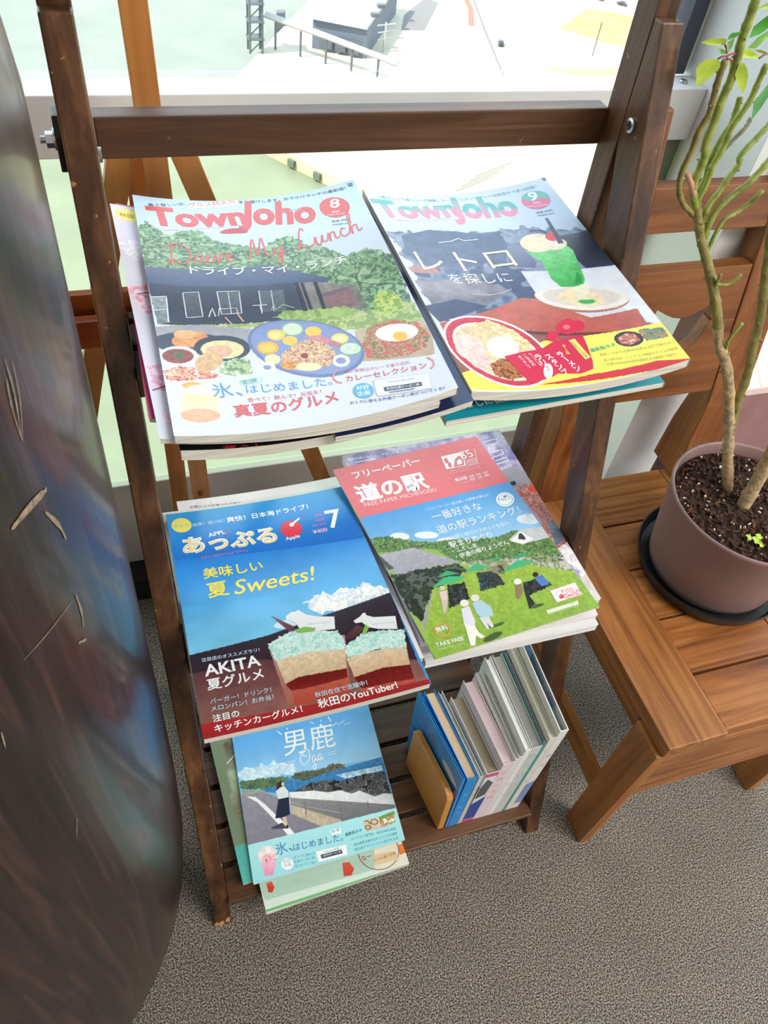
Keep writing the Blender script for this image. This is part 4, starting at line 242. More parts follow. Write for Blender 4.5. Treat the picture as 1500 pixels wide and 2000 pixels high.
flat('grass_ground', [(176, 300), (215, 260), (330, 262), (320, 300), (240, 305), (200, 322)], 'sand')
flat('sandy_path', [(152, 262), (200, 232), (260, 236), (190, 262)], 'sand')
flat('road_path', ribbon2([(160, 350), (151.5, 329), (143, 295), (134.5, 259.4), (120.5, 214.3)], .9), 'asphalt')
flat('red_path', ribbon2([(152, 345), (146, 318), (139.5, 301)], 2.2), 'paintline')
flat('dark_ground_patch', [(116, 311), (110, 296), (119, 296), (135, 325), (131, 330)], 'asphalt')  # flat darker patch of ground right of the warehouse
for i, (x, y) in enumerate(((88, 182), (91, 184.5), (94, 187), (97, 189.5))): flat('marking_path', ribbon2([(x, y), (x+14, y+7)], .35), 'asphalt')
t = thing('warehouse', 'white quayside warehouse with a shaded grey end wall, far below the window', 'building', (98, 295, GZ))
fp = [(88.7, 270), (113, 312), (97, 321), (72.7, 279)]
w = MB(); w.hexa([(x, y, GZ+.02) for x, y in fp], [(x, y, GZ+9) for x, y in fp]); obj('wall', w, 'shed_shaded', t)  # wall grey holds the building's shaded side in its colour
fr = [(88.2, 269), (114, 313.4), (96.5, 322.4), (71.7, 278)]
w = MB(); w.hexa([(x, y, GZ+9.02) for x, y in fr], [(x, y, GZ+9.9) for x, y in fr]); obj('roof', w, 'shed', t)
for k in range(4):
    a = Vector(fp[0]).lerp(Vector(fp[1]), .2+.2*k); w = MB(); w.box(a.x-1.3, a.x+1.3, a.y-1, a.y+1, GZ+9.9, GZ+11); obj('roof_vent', w, 'iron', t)
for k in range(3):
    a = Vector(fp[0]).lerp(Vector(fp[3]), .25+.25*k); w = MB(); w.prism_z([(a.x-1.6, a.y-.9), (a.x+1.6, a.y-2.3), (a.x+1.7, a.y-1.9), (a.x-1.5, a.y-.5)], GZ+1, GZ+5); obj('shutter', w, 'iron', t)
t = thing('loading_tower', 'grey steel lattice loading tower standing at the quay edge', 'tower', (53, 276, GZ))
for (dx, dy) in ((-2, -2), (2, -2), (2, 2), (-2, 2)): w = MB(); w.box(53+dx-.3, 53+dx+.3, 276+dy-.3, 276+dy+.3, GZ+.02, GZ+20); obj('leg', w, 'iron', t)
for k in range(4):
    z = GZ+4+5*k; w = MB(); w.box(50.4, 55.6, 273.4, 278.6, z, z+.35); obj('platform', w, 'iron', t)
    w = MB(); w.tube([(51, 274, z-3.6), (55, 274, z)], .2, 4); w.tube([(55, 274, z-3.6), (55, 278, z)], .2, 4); obj('brace', w, 'iron', t)
t = thing('conveyor', 'long inclined white conveyor gallery running along the quay from the tower', 'conveyor', (72, 272, GZ))
w = MB(); w.tube([(56, 281, GZ+9.5), (74, 266, GZ+8), (93, 250, GZ+6)], 1.1, 4); obj('gallery', w, 'shed', t)
for k in range(5): w = MB(); x = 60+7*k; y = 277.7-5.9*k; w.box(x-.3, x+.3, y-.3, y+.3, GZ+.02, GZ+8-.6*k); obj('leg', w, 'iron', t)
t = thing('pipe_rack', 'white pipe rack with short cross arms beside the warehouse end wall', 'pipe rack', (97, 276, GZ))
w = MB(); w.tube([(97, 276, GZ+.02), (97, 276, GZ+9)], .35, 6); obj('mast', w, 'shed', t)
for k in range(3): w = MB(); w.tube([(94, 275+k*.5, GZ+4+2*k), (101, 278, GZ+4+2*k)], .25, 5); obj('arm', w, 'shed', t)
o = tag(obj('lamp_post', B1(176.8, 177.1, 273, 273.3, GZ+.02, GZ+11), 'iron'), 'thin lamp post standing on the dry grass patch', 'lamp post')
def car(x, y, rz, label, mat='car'):
    t = thing('car', label, 'car', (x, y, GZ), 'vehicles on the harbour ground'); c, s = math.cos(rz), math.sin(rz)
    def rb(x0, x1, y0, y1, z0, z1, tp=0):
        f = lambda a, b, z: (x+a*c-b*s, y+a*s+b*c, GZ+z); m = MB(); m.hexa([f(x0, y0, z0), f(x1, y0, z0), f(x1, y1, z0), f(x0, y1, z0)], [f(x0+tp, y0+tp*.4, z1), f(x1-tp, y0+tp*.4, z1), f(x1-tp, y1-tp*.4, z1), f(x0+tp, y1-tp*.4, z1)]); return m
    obj('body', rb(-2.2, 2.2, -.9, .9, .35, 1.0), mat, t); obj('cabin', rb(-1.4, 1.2, -.85, .85, 1.0, 1.6, .5), mat, t)
    for a in (-1.4, 1.4):
        for b in (-.9, .9): obj('wheel', rb(a-.33, a+.33, b-.12, b+.12, .02, .66), 'iron', t)
car(144, 282.8, 1.2, 'lone dark car driving on the wide pale harbour road')
for i, (x, y) in enumerate(((205, 340), (211, 333), (219, 327), (227, 320), (236, 312), (244, 306))):
    car(x, y, 2.3, ('dark car in the far parking row, %s' % ['furthest from the window', 'second from its far end', 'third from its far end', 'third from its near end', 'second from its near end', 'nearest the window'][i]))
for i, (x, y) in enumerate(((49.0, 204.3), (54.3, 196.8), (59.6, 189.3))):
    d = Vector((15.9, -22.6)).normalized(); n = Vector((-d.y, d.x))*-1.0; a = Vector((x, y)); w = MB(); p = [a-d*1.1, a+d*1.1, a+d*1.1+n*.9, a-d*1.1+n*.9]
    w.prism_z([tuple(q) for q in p], GZ-2.6, GZ-.8); tag(obj('dock_fender', w, 'iron'), 'grey fender block on the quay wall below the rail, %s of three' % ['leftmost', 'middle', 'rightmost'][i], 'dock fender', 'fenders along the quay wall')
w = MB(); w.hexa([(64.5, 298, GZ-2), (68, 298, GZ-2), (69, 302, GZ-2), (65, 302, GZ-2)], [(65, 298.5, GZ+4), (67.5, 298.5, GZ+4), (68.5, 301.5, GZ+4), (65.5, 301.5, GZ+4)]); tag(obj('dock_bollard', w, 'iron'), 'big dark mooring block on the quay edge beyond the tower', 'mooring block')
# ================================================================ MAGAZINE RACK
RB = thing('magazine_rack', 'dark brown stained wooden folding rack with three slatted shelves of magazines and books', 'rack', (.225, .45, 0))
def yB(z): return .2733+.340*z
def yA(z): return .5625+.0547*z
XL = (-.0165, .0055); XR = (.447, .4685)
def splay(w, k):
    w.v = [(x-k*z, y, z) for x, y, z in w.v]; return w
for (x0, x1, k) in ((*XL, .0085), (*XR, 0)):
    w = MB(); w.prism_x([(yB(0), .0), (yB(0)+.034, .0), (yA(.888), .888), (yA(.984)-.0004, .984), (yB(.984)-.004, .984)], x0, x1); obj('front_leg', splay(w, k), 'rack', RB, .0015)
    w = MB(); w.prism_x([(yA(0)+.0005, .0), (yA(0)+.0305, .0), (yA(1.5)+.0305, 1.5), (yA(1.5)+.0005, 1.5)], x0, x1); obj('rear_leg', splay(w, k), 'rack', RB, .0015)
w = MB(); w.box(-.0018, .4468, .638, .657, .870, .9025); obj('top_rail', w, 'rack_slat', RB, .0015)
w = MB(); w.prism_x([(.600, .880), (.612, .874), (.626, .880), (.630, .900), (.624, .918), (.606, .918), (.600, .905)], -.0295, -.0243); obj('hinge_plate', w, 'rack', RB, .001)
def hexnut(x0, x1, y, z, r): m = MB(); m.hexa([(x0, y+r*math.cos(k*math.pi/3), z+r*math.sin(k*math.pi/3)) for k in range(6)], [(x1, y+r*math.cos(k*math.pi/3), z+r*math.sin(k*math.pi/3)) for k in range(6)]); return m
BT = obj('bolt', hexnut(-.0365, -.0312, .616, .897, .0058), 'steel', RB)
w = MB(); w.tube([(-.0405, .616, .897), (-.0366, .616, .897)], .0026, 10); obj('bolt_tip', w, 'steel', BT)
w = MB(); w.tube([(-.0311, .616, .897), (-.0296, .616, .897)], .0078, 18); obj('washer', w, 'steel', BT)
w = MB(); w.tube([(-.0018, .607, .889), (.0006, .607, .889)], .0055, 16); obj('bolt', w, 'steel', RB)
w = MB(); w.tube([(.447, .598, .905), (.4447, .598, .905), (.4441, .598, .905)], [.0062, .0062, .004], 18); SW = obj('screw', w, 'steel', RB)
w = MB(); w.box(.4436, .4440, .5945, .6015, .9043, .9057); obj('screw_slot', w, 'black', SW); w = MB(); w.box(.4436, .4440, .5973, .5987, .9015, .9085); obj('screw_slot', w, 'black', SW)
TIERS = ((.058, [(.2835, .3270), (.3350, .3795), (.3875, .4350), (.4430, .4940), (.5020, .5540)], .5620), (.4545, [(.4130, .4580), (.4660, .5110), (.5190, .5660)], .5850), (.7530, [(.5150, .5480), (.5560, .5850), (.5920, .6020)], .6030))
for zt, sl, yb in TIERS:
    for (y0, y1) in sl: obj('shelf_slat', B1(.0058-.0085*zt, .4466, y0, y1, zt-.011, zt-.0004), 'rack_slat', RB, .0012)
    for (x0, x1) in ((.0058-.0085*zt, .0190), (.4320, .4466)): obj('shelf_bearer', B1(x0, x1, sl[0][0]+.012, yb, zt-.034, zt-.0112), 'rack', RB, .001)
def chip(x, z, sx, sz):
    n = 7; ring = [(x+sx*math.cos(2*math.pi*k/n)*random.uniform(.6, 1.1), z+sz*math.sin(2*math.pi*k/n)*random.uniform(.6, 1.1)) for k in range(n)]
    w = MB(); w.hexa([(a, yB(b)-.0003, b) for a, b in ring], [(a, yB(b)+.0006, b) for a, b in ring]); obj('chipped_patch', w, 'rack_raw', RB)
for z, q in ((.62, 1.2), (.60, 1), (.66, .8), (.72, .8), (.80, .6), (.55, 1), (.86, 1), (.90, .7), (.12, .6)): chip(.0040-.0085*z, z, .0018, .010*q)
for x in (-.014, -.008, .001): chip(x, random.uniform(.004, .011), .004, .006)
for z in (.64, .7, .76, .8, .83): chip(.458+random.uniform(-.008, .008), z, .0012, .003)
for k in range(8):
    x = .2+.235*random.random(); w = MB(); w.box(x, x+.003+.008*random.random(), .2831, .2840, .0485, .0498+.002*random.random()); obj('chipped_patch', w, 'rack_raw', RB)

# ================================================================ PRINT ENGINE (inks are colours of the printed sheet, in millimetres from its top left corner)
RES = .6
_rng = np.random.RandomState(3); _LAT = _rng.rand(128, 128)
def vnoise(x, y, s):
    def one(x, y):
        xi = np.floor(x).astype(int); yi = np.floor(y).astype(int); fx = x-xi; fy = y-yi; fx = fx*fx*(3-2*fx); fy = fy*fy*(3-2*fy)
        g = lambda a, b: _LAT[a % 128, b % 128]
        return (g(xi, yi)*(1-fx)+g(xi+1, yi)*fx)*(1-fy)+(g(xi, yi+1)*(1-fx)+g(xi+1, yi+1)*fx)*fy
    return .6*one(x/s, y/s)+.4*one(x*2.1/s+17, y*2.1/s+5)
def inpoly(X, Y, p):
    px = p[0::2]; py = p[1::2]; n = len(px); r = np.zeros(X.shape, bool); j = n-1
    for i in range(n):
        c = (py[i] > Y) != (py[j] > Y)
        with np.errstate(divide='ignore', invalid='ignore'): t = (px[j]-px[i])*(Y-py[i])/((py[j]-py[i]) or 1e-9)+px[i]
        r ^= c & (X < t); j = i
    return r
def raster(w, h, base, ops, res):
    nu = max(2, int(round(w/res))+1); nv = max(2, int(round(h/res))+1)
    X, Y = np.meshgrid(np.linspace(0, w, nu), np.linspace(0, h, nv)); I = np.empty(X.shape+(3,)); I[:] = base
    for k, op in enumerate(ops):
        if op[0] == 'p':
            m = inpoly(X, Y, op[1]); y0 = min(op[1][1::2]); y1 = max(op[1][1::2]); t = ((Y-y0)/max(y1-y0, .1)).clip(0, 1)[..., None]
            c = np.array(op[2])*(1-t)+np.array(op[3])*t; c = c*(1+op[4]*2.4*(vnoise(X+k*31, Y, op[5])-.5))[..., None]; I[m] = c[m]
        elif op[0] == 'b':
            wob = 3*op[3]*.35; m = inpoly(X+wob*(vnoise(X+7, Y+k*9, op[3]*.7)-.5), Y+wob*(vnoise(X+k*11, Y+60, op[3]*.7)-.5), op[1])
            n = vnoise(X+k*23, Y+k*5, op[3]*1.25); pal = np.array(op[2], float); q = ((n-.22)/.56).clip(0, .999)*len(pal); i0 = q.astype(int); f = np.clip((q-i0-.5)*1.15+.5, 0, 1)[..., None]
            perm = _rng.permutation(len(pal)) if False else np.arange(len(pal)); c = pal[perm[i0]]*(1-f)+pal[perm[np.minimum(i0+1, len(pal)-1)]]*f
            c = c*(.88+.24*vnoise(X+91, Y+k*3, op[3]*.3))[..., None]; I[m] = c[m]
        elif op[0] == 'e':
            cx, cy, ax, ay, bx, by = op[1]; D = ax*by-ay*bx; U = ((X-cx)*by-(Y-cy)*bx)/D; V = (ax*(Y-cy)-ay*(X-cx))/D; m = U*U+V*V < 1
            c = np.array(op[2])*(1+op[3]*2.4*(vnoise(X+k*13, Y, op[4])-.5))[..., None]; I[m] = c[m]
    return X, Y, np.clip(I, 0, 255)
LET = {'D': (.75, [[(.2, .95), (.12, .5), (.08, .05), (.0, .1), (.1, .2), (.45, .02), (.68, .35), (.6, .8), (.25, 1.0), (-.05, .85)]]), 'r': (.36, [[(0, .0), (.12, .42), (.16, .36), (.28, .38), (.22, .1), (.36, .05)]]), 'i': (.24, [[(0, .05), (.12, .42), (.08, .08), (.24, .05)], [(.14, .62), (.17, .65)]]),
 'v': (.38, [[(0, .05), (.1, .4), (.16, .02), (.3, .4), (.38, .36)]]), 'e': (.34, [[(0, .1), (.22, .28), (.14, .42), (.04, .2), (.14, 0), (.34, .1)]]), 'M': (.9, [[(.0, .0), (.1, .1), (.3, .95), (.36, .1), (.6, .95), (.64, .1), (.78, .0), (.9, .12)]]), 'y': (.4, [[(0, .38), (.05, .1), (.16, .02), (.28, .4), (.18, -.35), (.04, -.4), (.06, -.2), (.4, .12)]]),
 'L': (.62, [[(.4, .85), (.32, 1.0), (.2, .7), (.12, .1), (0, .02), (.1, .12), (.35, .0), (.62, .1)]]), 'u': (.44, [[(0, .1), (.08, .4), (.08, .05), (.2, .02), (.32, .4), (.3, .08), (.44, .06)]]), 'n': (.44, [[(0, .05), (.1, .4), (.1, .0), (.14, .3), (.28, .4), (.3, .06), (.44, .08)]]), 'c': (.34, [[(.24, .34), (.14, .42), (.04, .2), (.14, .0), (.34, .1)]]), 'h': (.44, [[(0, .1), (.2, .9), (.12, .98), (.08, 0), (.14, .32), (.28, .38), (.3, .05), (.44, .1)]]),
 'O': (.8, [[(.5, .95), (.15, .8), (.05, .3), (.3, .0), (.65, .3), (.62, .8), (.35, .9), (.2, .6), (.5, .5)]]), 'g': (.4, [[(.28, .38), (.1, .4), (.04, .14), (.16, .02), (.28, .36), (.22, -.4), (.05, -.42), (.1, -.2), (.4, .1)]]), 'a': (.42, [[(.28, .38), (.1, .4), (.04, .14), (.16, .02), (.28, .36), (.28, .06), (.42, .1)]]), ' ': (.35, [])}
def spline(p, n=6):
    p = [p[0]]+list(p)+[p[-1]]; o = []
    for i in range(1, len(p)-2):
        for k in range(n):
            t = k/n; o.append(tuple(.5*((2*b)+(c-a)*t+(2*a-5*b+4*c-d)*t*t+(3*b-a-3*c+d)*t**3) for a, b, c, d in zip(p[i-1], p[i], p[i+1], p[i+2])))
    return o+[p[-2]]
def ribbon(p, wd, shear=0):
    vs = []
    for i in range(len(p)):
        a = Vector(p[max(i-1, 0)]); b = Vector(p[min(i+1, len(p)-1)]); d = (b-a); d = d.normalized() if d.length > 1e-9 else Vector((1, 0)); n = Vector((-d.y, d.x))*wd/2; q = Vector(p[i]); vs += [tuple(q+n), tuple(q-n)]
    return vs, [(2*i, 2*i+1, 2*i+3, 2*i+2) for i in range(len(p)-1)]
_cache = {}
def collect_text(items):                                   # all lettering becomes flat mesh outlines
    new = [k for k in items if k not in _cache and not _cache.setdefault(k, None)]; obs = []
    for (s, off, shear) in new:
        c = bpy.data.curves.new('lettering', 'FONT'); c.body = s; c.shear = shear; c.resolution_u = 3; c.bevel_depth = off; c.bevel_resolution = 0; c.fill_mode = 'FRONT'; o = bpy.data.objects.new('lettering', c); COL.objects.link(o); obs.append(((s, off, shear), o, c))
    dg = bpy.context.evaluated_depsgraph_get(); dg.update()
    for k, o, c in obs:
        e = o.evaluated_get(dg); me = e.to_mesh(); _cache[k] = ([(v.co.x, v.co.y) for v in me.vertices], [tuple(p.vertices) for p in me.polygons]); e.to_mesh_clear(); bpy.data.objects.remove(o); bpy.data.curves.remove(c)
def tkey(d): return (d[1], (d[7] if len(d) > 7 else 0)*.75, d[10] if len(d) > 10 else 0)
wanted = []
for b_, p_, d_ in ART.values():
    for d in d_:
        if d[0] == 'T': wanted.append(tkey(d))
        if d[0] == 'V': wanted += [(ch, (d[7] if len(d) > 7 else 0)*.75, 0) for ch in d[1]]
collect_text(wanted)
def decals(dec):
    V, F, Cc, H = [], [], [], []; lay = [0]
    def put(vs, fs, col):
        lay[0] += 1; h = .00014+lay[0]*.000004
        emit(vs, fs, col, h+.000001)
    def area(vs, fs, col):                     # large printed areas follow the bend of the sheet
        bm = bmesh.new(); q = [bm.verts.new((x, y, 0)) for x, y in vs]
        for f in fs:
            try: bm.faces.new([q[i] for i in f])
            except ValueError: pass
        bmesh.ops.triangulate(bm, faces=bm.faces)
        for _ in range(6):
            e = [e for e in bm.edges if e.calc_length() > 5]
            if not e: break
            bmesh.ops.subdivide_edges(bm, edges=e, cuts=1); bmesh.ops.triangulate(bm, faces=bm.faces)
        bm.verts.index_update(); put([(v.co.x, v.co.y) for v in bm.verts], [tuple(v.index for v in f.verts) for f in bm.faces], col); bm.free()
    def emit(vs, fs, col, h):
        o = len(V); V.extend(vs); F.extend(tuple(i+o for i in f) for f in fs)
        cl = col if isinstance(col, list) else [col]*len(vs); Cc.extend(cl); H.extend([h]*len(vs))
    for d in dec:
        if d[0] == 'T':
            vs, fs = _cache[tkey(d)]
            if not vs: continue
            u0, v0, u1, v1 = d[2:6]; hs = d[8] if len(d) > 8 else 1.0; a = math.atan2(v1-v0, u1-u0); L = math.hypot(u1-u0, v1-v0)
            x0 = min(v[0] for v in vs); x1 = max(v[0] for v in vs); y0 = min(v[1] for v in vs); y1 = max(v[1] for v in vs); s = L/(x1-x0)
            ca, sa = math.cos(a), math.sin(a); P = [((x-x0)*s, (y-y0)*s*hs) for x, y in vs]
            col = d[6]
            if len(d) > 9 and d[9]: ym = (y1-y0)*s*hs*.48; col = [d[9] if q[1] > ym else d[6] for q in P]
            put([(u0+x*ca+y*sa, v0+x*sa-y*ca) for x, y in P], fs, col)
        elif d[0] == 'V':
            u0, v0, u1, v1 = d[2:6]; n = len(d[1]); a = math.atan2(v1-v0, u1-u0); L = math.hypot(u1-u0, v1-v0)/n; ca, sa = math.cos(a), math.sin(a)
            for i, ch in enumerate(d[1]):
                vs, fs = _cache[(ch, (d[7] if len(d) > 7 else 0)*.75, 0)]
                if not vs: continue
                xs = [v[0] for v in vs]; ys = [v[1] for v in vs]; s = L*.92/max(.8, max(ys)-min(ys)); mx = (max(xs)+min(xs))/2; my = (max(ys)+min(ys))/2; cx = u0+ca*L*(i+.5); cy = v0+sa*L*(i+.5)
                if ch == 'ー': put([(cx+(y-my)*s*sa+(x-mx)*s*ca, cy-(y-my)*s*ca+(x-mx)*s*sa) for x, y in vs], fs, d[6])
                else: put([(cx+(x-mx)*s*sa-(y-my)*s*ca, cy-(x-mx)*s*ca-(y-my)*s*sa) for x, y in vs], fs, d[6])
        elif d[0] == 'S':
            u0, v0, u1, v1 = d[2:6]; tot = sum(LET[c][0] for c in d[1]); a = math.atan2(v1-v0, u1-u0); s = math.hypot(u1-u0, v1-v0)/tot; ca, sa = math.cos(a), math.sin(a); x = 0
            for c in d[1]:
                for st in LET[c][1]:
                    p = [((x+q[0]+.15*q[1])*s, q[1]*s*1.05) for q in spline(st)]; vs, fs = ribbon(p, .045*s+.25); put([(u0+q*ca+r*sa, v0+q*sa-r*ca) for q, r in vs], fs, d[6])
                x += LET[c][0]
        elif d[0] == 'P': n = len(d[1])//2; area([(d[1][2*i], d[1][2*i+1]) for i in range(n)], [tuple(range(n))], d[2])
        elif d[0] == 'O':
            cx, cy, ax, ay, bx, by = d[1]; n = 28; area([(cx+ax*math.cos(t)+bx*math.sin(t), cy+ay*math.cos(t)+by*math.sin(t)) for t in [2*math.pi*k/n for k in range(n)]], [tuple(range(n))], d[2])
        elif d[0] == 'R':
            cx, cy, ax, ay, bx, by = d[1]; n = 32; q = d[2]/math.hypot(ax, ay); vs = []
            for k in range(n):
                t = 2*math.pi*k/n; dx = ax*math.cos(t)+bx*math.sin(t); dy = ay*math.cos(t)+by*math.sin(t); vs += [(cx+dx, cy+dy), (cx+dx*(1-q), cy+dy*(1-q))]
            put(vs, [(2*k, 2*k+1, (2*k+3) % (2*n), (2*k+2) % (2*n)) for k in range(n)], d[3])
        elif d[0] == 'L':
            n = len(d[1])//2; pp = []
            for i in range(n-1):
                a = Vector(d[1][2*i:2*i+2]); b = Vector(d[1][2*i+2:2*i+4]); m = max(1, int((b-a).length/4)); pp += [tuple(a.lerp(b, j/m)) for j in range(m)]
            pp.append(tuple(d[1][-2:])); vs, fs = ribbon(pp, d[2]); put(vs, fs, d[3])
    return V, F, Cc, H
def lin_np(c):
    c = np.asarray(c, float)/255; return np.where(c <= .04045, c/12.92, ((c+.055)/1.055)**2.4)
def sheet(name, w, h, S, base, ops, dec, mat, parent, res=RES, up=1):
    X, Y, I = raster(w, h, base, ops, res); nv, nu = X.shape; org = loc_of(parent)
    P = S(X/w, Y/h, 0).reshape(-1, 3); idx = np.arange(nv*nu).reshape(nv, nu)
    F = np.stack([idx[1:, :-1], idx[1:, 1:], idx[:-1, 1:], idx[:-1, :-1]], -1).reshape(-1, 4).tolist(); cols = lin_np(I.reshape(-1, 3))
    DV, DF, DC, DH = decals(dec)
    if DV:
        D = np.array(DV); Q = S((D[:, 0]/w).clip(0, 1), (D[:, 1]/h).clip(0, 1), np.array(DH)); F += [tuple(i+len(P) for i in f) for f in DF]; P = np.concatenate([P, Q]); cols = np.concatenate([cols, lin_np(np.array(DC))])
    me = bpy.data.meshes.new(name); me.from_pydata((P-np.array(org)).tolist(), [], F); at = me.color_attributes.new('Ink', 'FLOAT_COLOR', 'POINT'); at.data.foreach_set('color', np.concatenate([cols, np.ones((len(cols), 1))], 1).ravel())
    ns = (nv-1)*(nu-1); sm = np.zeros(len(me.polygons), bool); sm[:ns] = True; me.polygons.foreach_set('use_smooth', sm)
    me.materials.append(M[mat]); o = bpy.data.objects.new(name, me); COL.objects.link(o); o.parent = parent; return o
def pileZ(p, x, y):
    a, b, y0, s, xc = PILE[p]; return a+b*(y-y0)+s*np.minimum(((x-xc)/.105)**2, 1.4)
def surf(key, extra=0):
    p, off, c, w, h, t = COVERS[key]; TL, TR, BR, BL = [np.array(q) for q in c]
    def S(u, v, dh):
        u = np.asarray(u, float); v = np.asarray(v, float); q = (1-v)[..., None]*((1-u)[..., None]*TL+u[..., None]*TR)+v[..., None]*((1-u)[..., None]*BL+u[..., None]*BR)
        return np.concatenate([q, (pileZ(p, q[..., 0], q[..., 1])-off-extra+dh)[..., None]], -1)
    return S, w, h, t
def magazine(key, label, mat='print', pages='paper', group=None, spine=None, base=(200, 200, 200), res=None, name='magazine'):
    S, w, h, t = surf(key); c = S(np.array([.5]), np.array([.5]), -t)[0]
    root = thing(name, label, 'magazine', tuple(c), group); b, ops, dec = ART.get(key, (base, [], []))
    sheet('cover', w, h, S, b, ops, dec, mat, root, res or (RES if len(ops) > 4 else 4))
    n = 16; g = np.linspace(0, 1, n); U, V = np.meshgrid(g, g); R = np.clip(U, .002, .998); Vv = np.clip(V, .0015, .9985); top = S(R, Vv, -.00025).reshape(-1, 3); bot = S(R, Vv, -t).reshape(-1, 3); mb = MB(); mb.v = [tuple(q) for q in top]+[tuple(q) for q in bot]; k = n*n
    id_ = lambda i, j: i*n+j
    for i in range(n-1):
        for j in range(n-1): mb.f += [(id_(i, j), id_(i+1, j), id_(i+1, j+1), id_(i, j+1)), (k+id_(i, j), k+id_(i, j+1), k+id_(i+1, j+1), k+id_(i+1, j))]
    for i in range(n-1):
        for (a, b2) in ((id_(0, i), id_(0, i+1)), (id_(n-1, i+1), id_(n-1, i)), (id_(i+1, 0), id_(i, 0)), (id_(i, n-1), id_(i+1, n-1))): mb.f.append((a, b2, k+b2, k+a))
    mb.m = [0]*len(mb.f); obj('page_block', mb, pages, root)
    if spine:
        mb = MB(); vv = np.linspace(0, 1, n)
        for uu, dx in ((1.0, .0012),) if spine[0] == 'R' else ((0.0, -.0012),):
            a = S(np.full(n, uu), vv, 0); b3 = S(np.full(n, uu), vv, -t); e = np.array([dx, 0, 0]); rows = [a, a+e*.8-[0, 0, t*.2], a+e-[0, 0, t*.5], b3+e*.8+[0, 0, t*.2], b3]; mb.v = [tuple(q) for r in rows for q in r]
            mb.f = [(r*n+i, r*n+i+1, (r+1)*n+i+1, (r+1)*n+i) for r in range(4) for i in range(n-1)]; mb.m = [0]*len(mb.f)
        obj('spine', mb, plain('spine_ink', spine[1], .35), root, smooth=True)
    return root
G1 = 'magazines on the top shelf'; G2 = 'magazines on the middle shelf'; G3 = 'magazines on the bottom shelf'
magazine('m8', 'town magazine number 8 with a dark cottage and food plates, top left of the rack', 'print', group=G1, spine=('R', (214, 218, 226)))
magazine('m9', 'town magazine number 9 with a green cream soda and a ramen bowl on its cover', 'print', group=G1, spine=('R', (226, 226, 228)))
magazine('bl', 'magazine with pink cherry blossoms sticking out left of the cottage cover', 'print', group=G1)
magazine('mg', 'magazine with a crimson edge under the blossom one at the top left', 'print', group=G1, base=(196, 52, 104))
magazine('nv', 'dark navy magazine peeking out right from under the cottage cover', 'gloss', group=G1, base=(34, 44, 84), spine=('R', (40, 50, 92)))
magazine('bk', 'black covered thick magazine at the bottom of the upper left pile', 'gloss', group=G1)
magazine('pg', 'pink and green magazine just beneath the cream soda cover', 'print', group=G1)
magazine('te', 'teal magazine with white lettering at the bottom of the upper right pile', 'print', group=G1, spine=('R', (220, 220, 216)))
magazine('ap', 'glossy blue July magazine with dessert cups and white bears on its cover', 'gloss', group=G2, spine=('R', (60, 140, 200)))
magazine('a2', 'plain pale magazine sticking out left under the blue dessert magazine', 'print', group=G2, base=(222, 220, 214))
magazine('cf', 'pale pink magazine peeking out behind the top edge of the blue dessert magazine', 'print', group=G2)
magazine('mi', 'free paper with a red header and green parasols on a lawn', 'matte', group=G2)
magazine('gu', 'lilac fashion magazine with large outlined letters under the red headed free paper', 'print', 'paper_white', group=G2)
magazine('w1', 'thick white edged magazine under the lilac fashion magazine', 'print', 'paper_white', group=G2, base=(224, 216, 222))
magazine('w2', 'lowest white edged magazine of the middle right pile', 'print', 'paper_white', group=G2, base=(214, 212, 212))
magazine('og', 'magazine with a woman walking a seaside road on its cover, bottom shelf', 'print', group=G3, spine=('R', (200, 222, 232)))
magazine('t2', 'green and teal magazine sticking out left under the seaside cover', 'print', group=G3)
magazine('gr', 'pale mint magazine with a green stripe, lowest on the bottom shelf', 'print', group=G3)

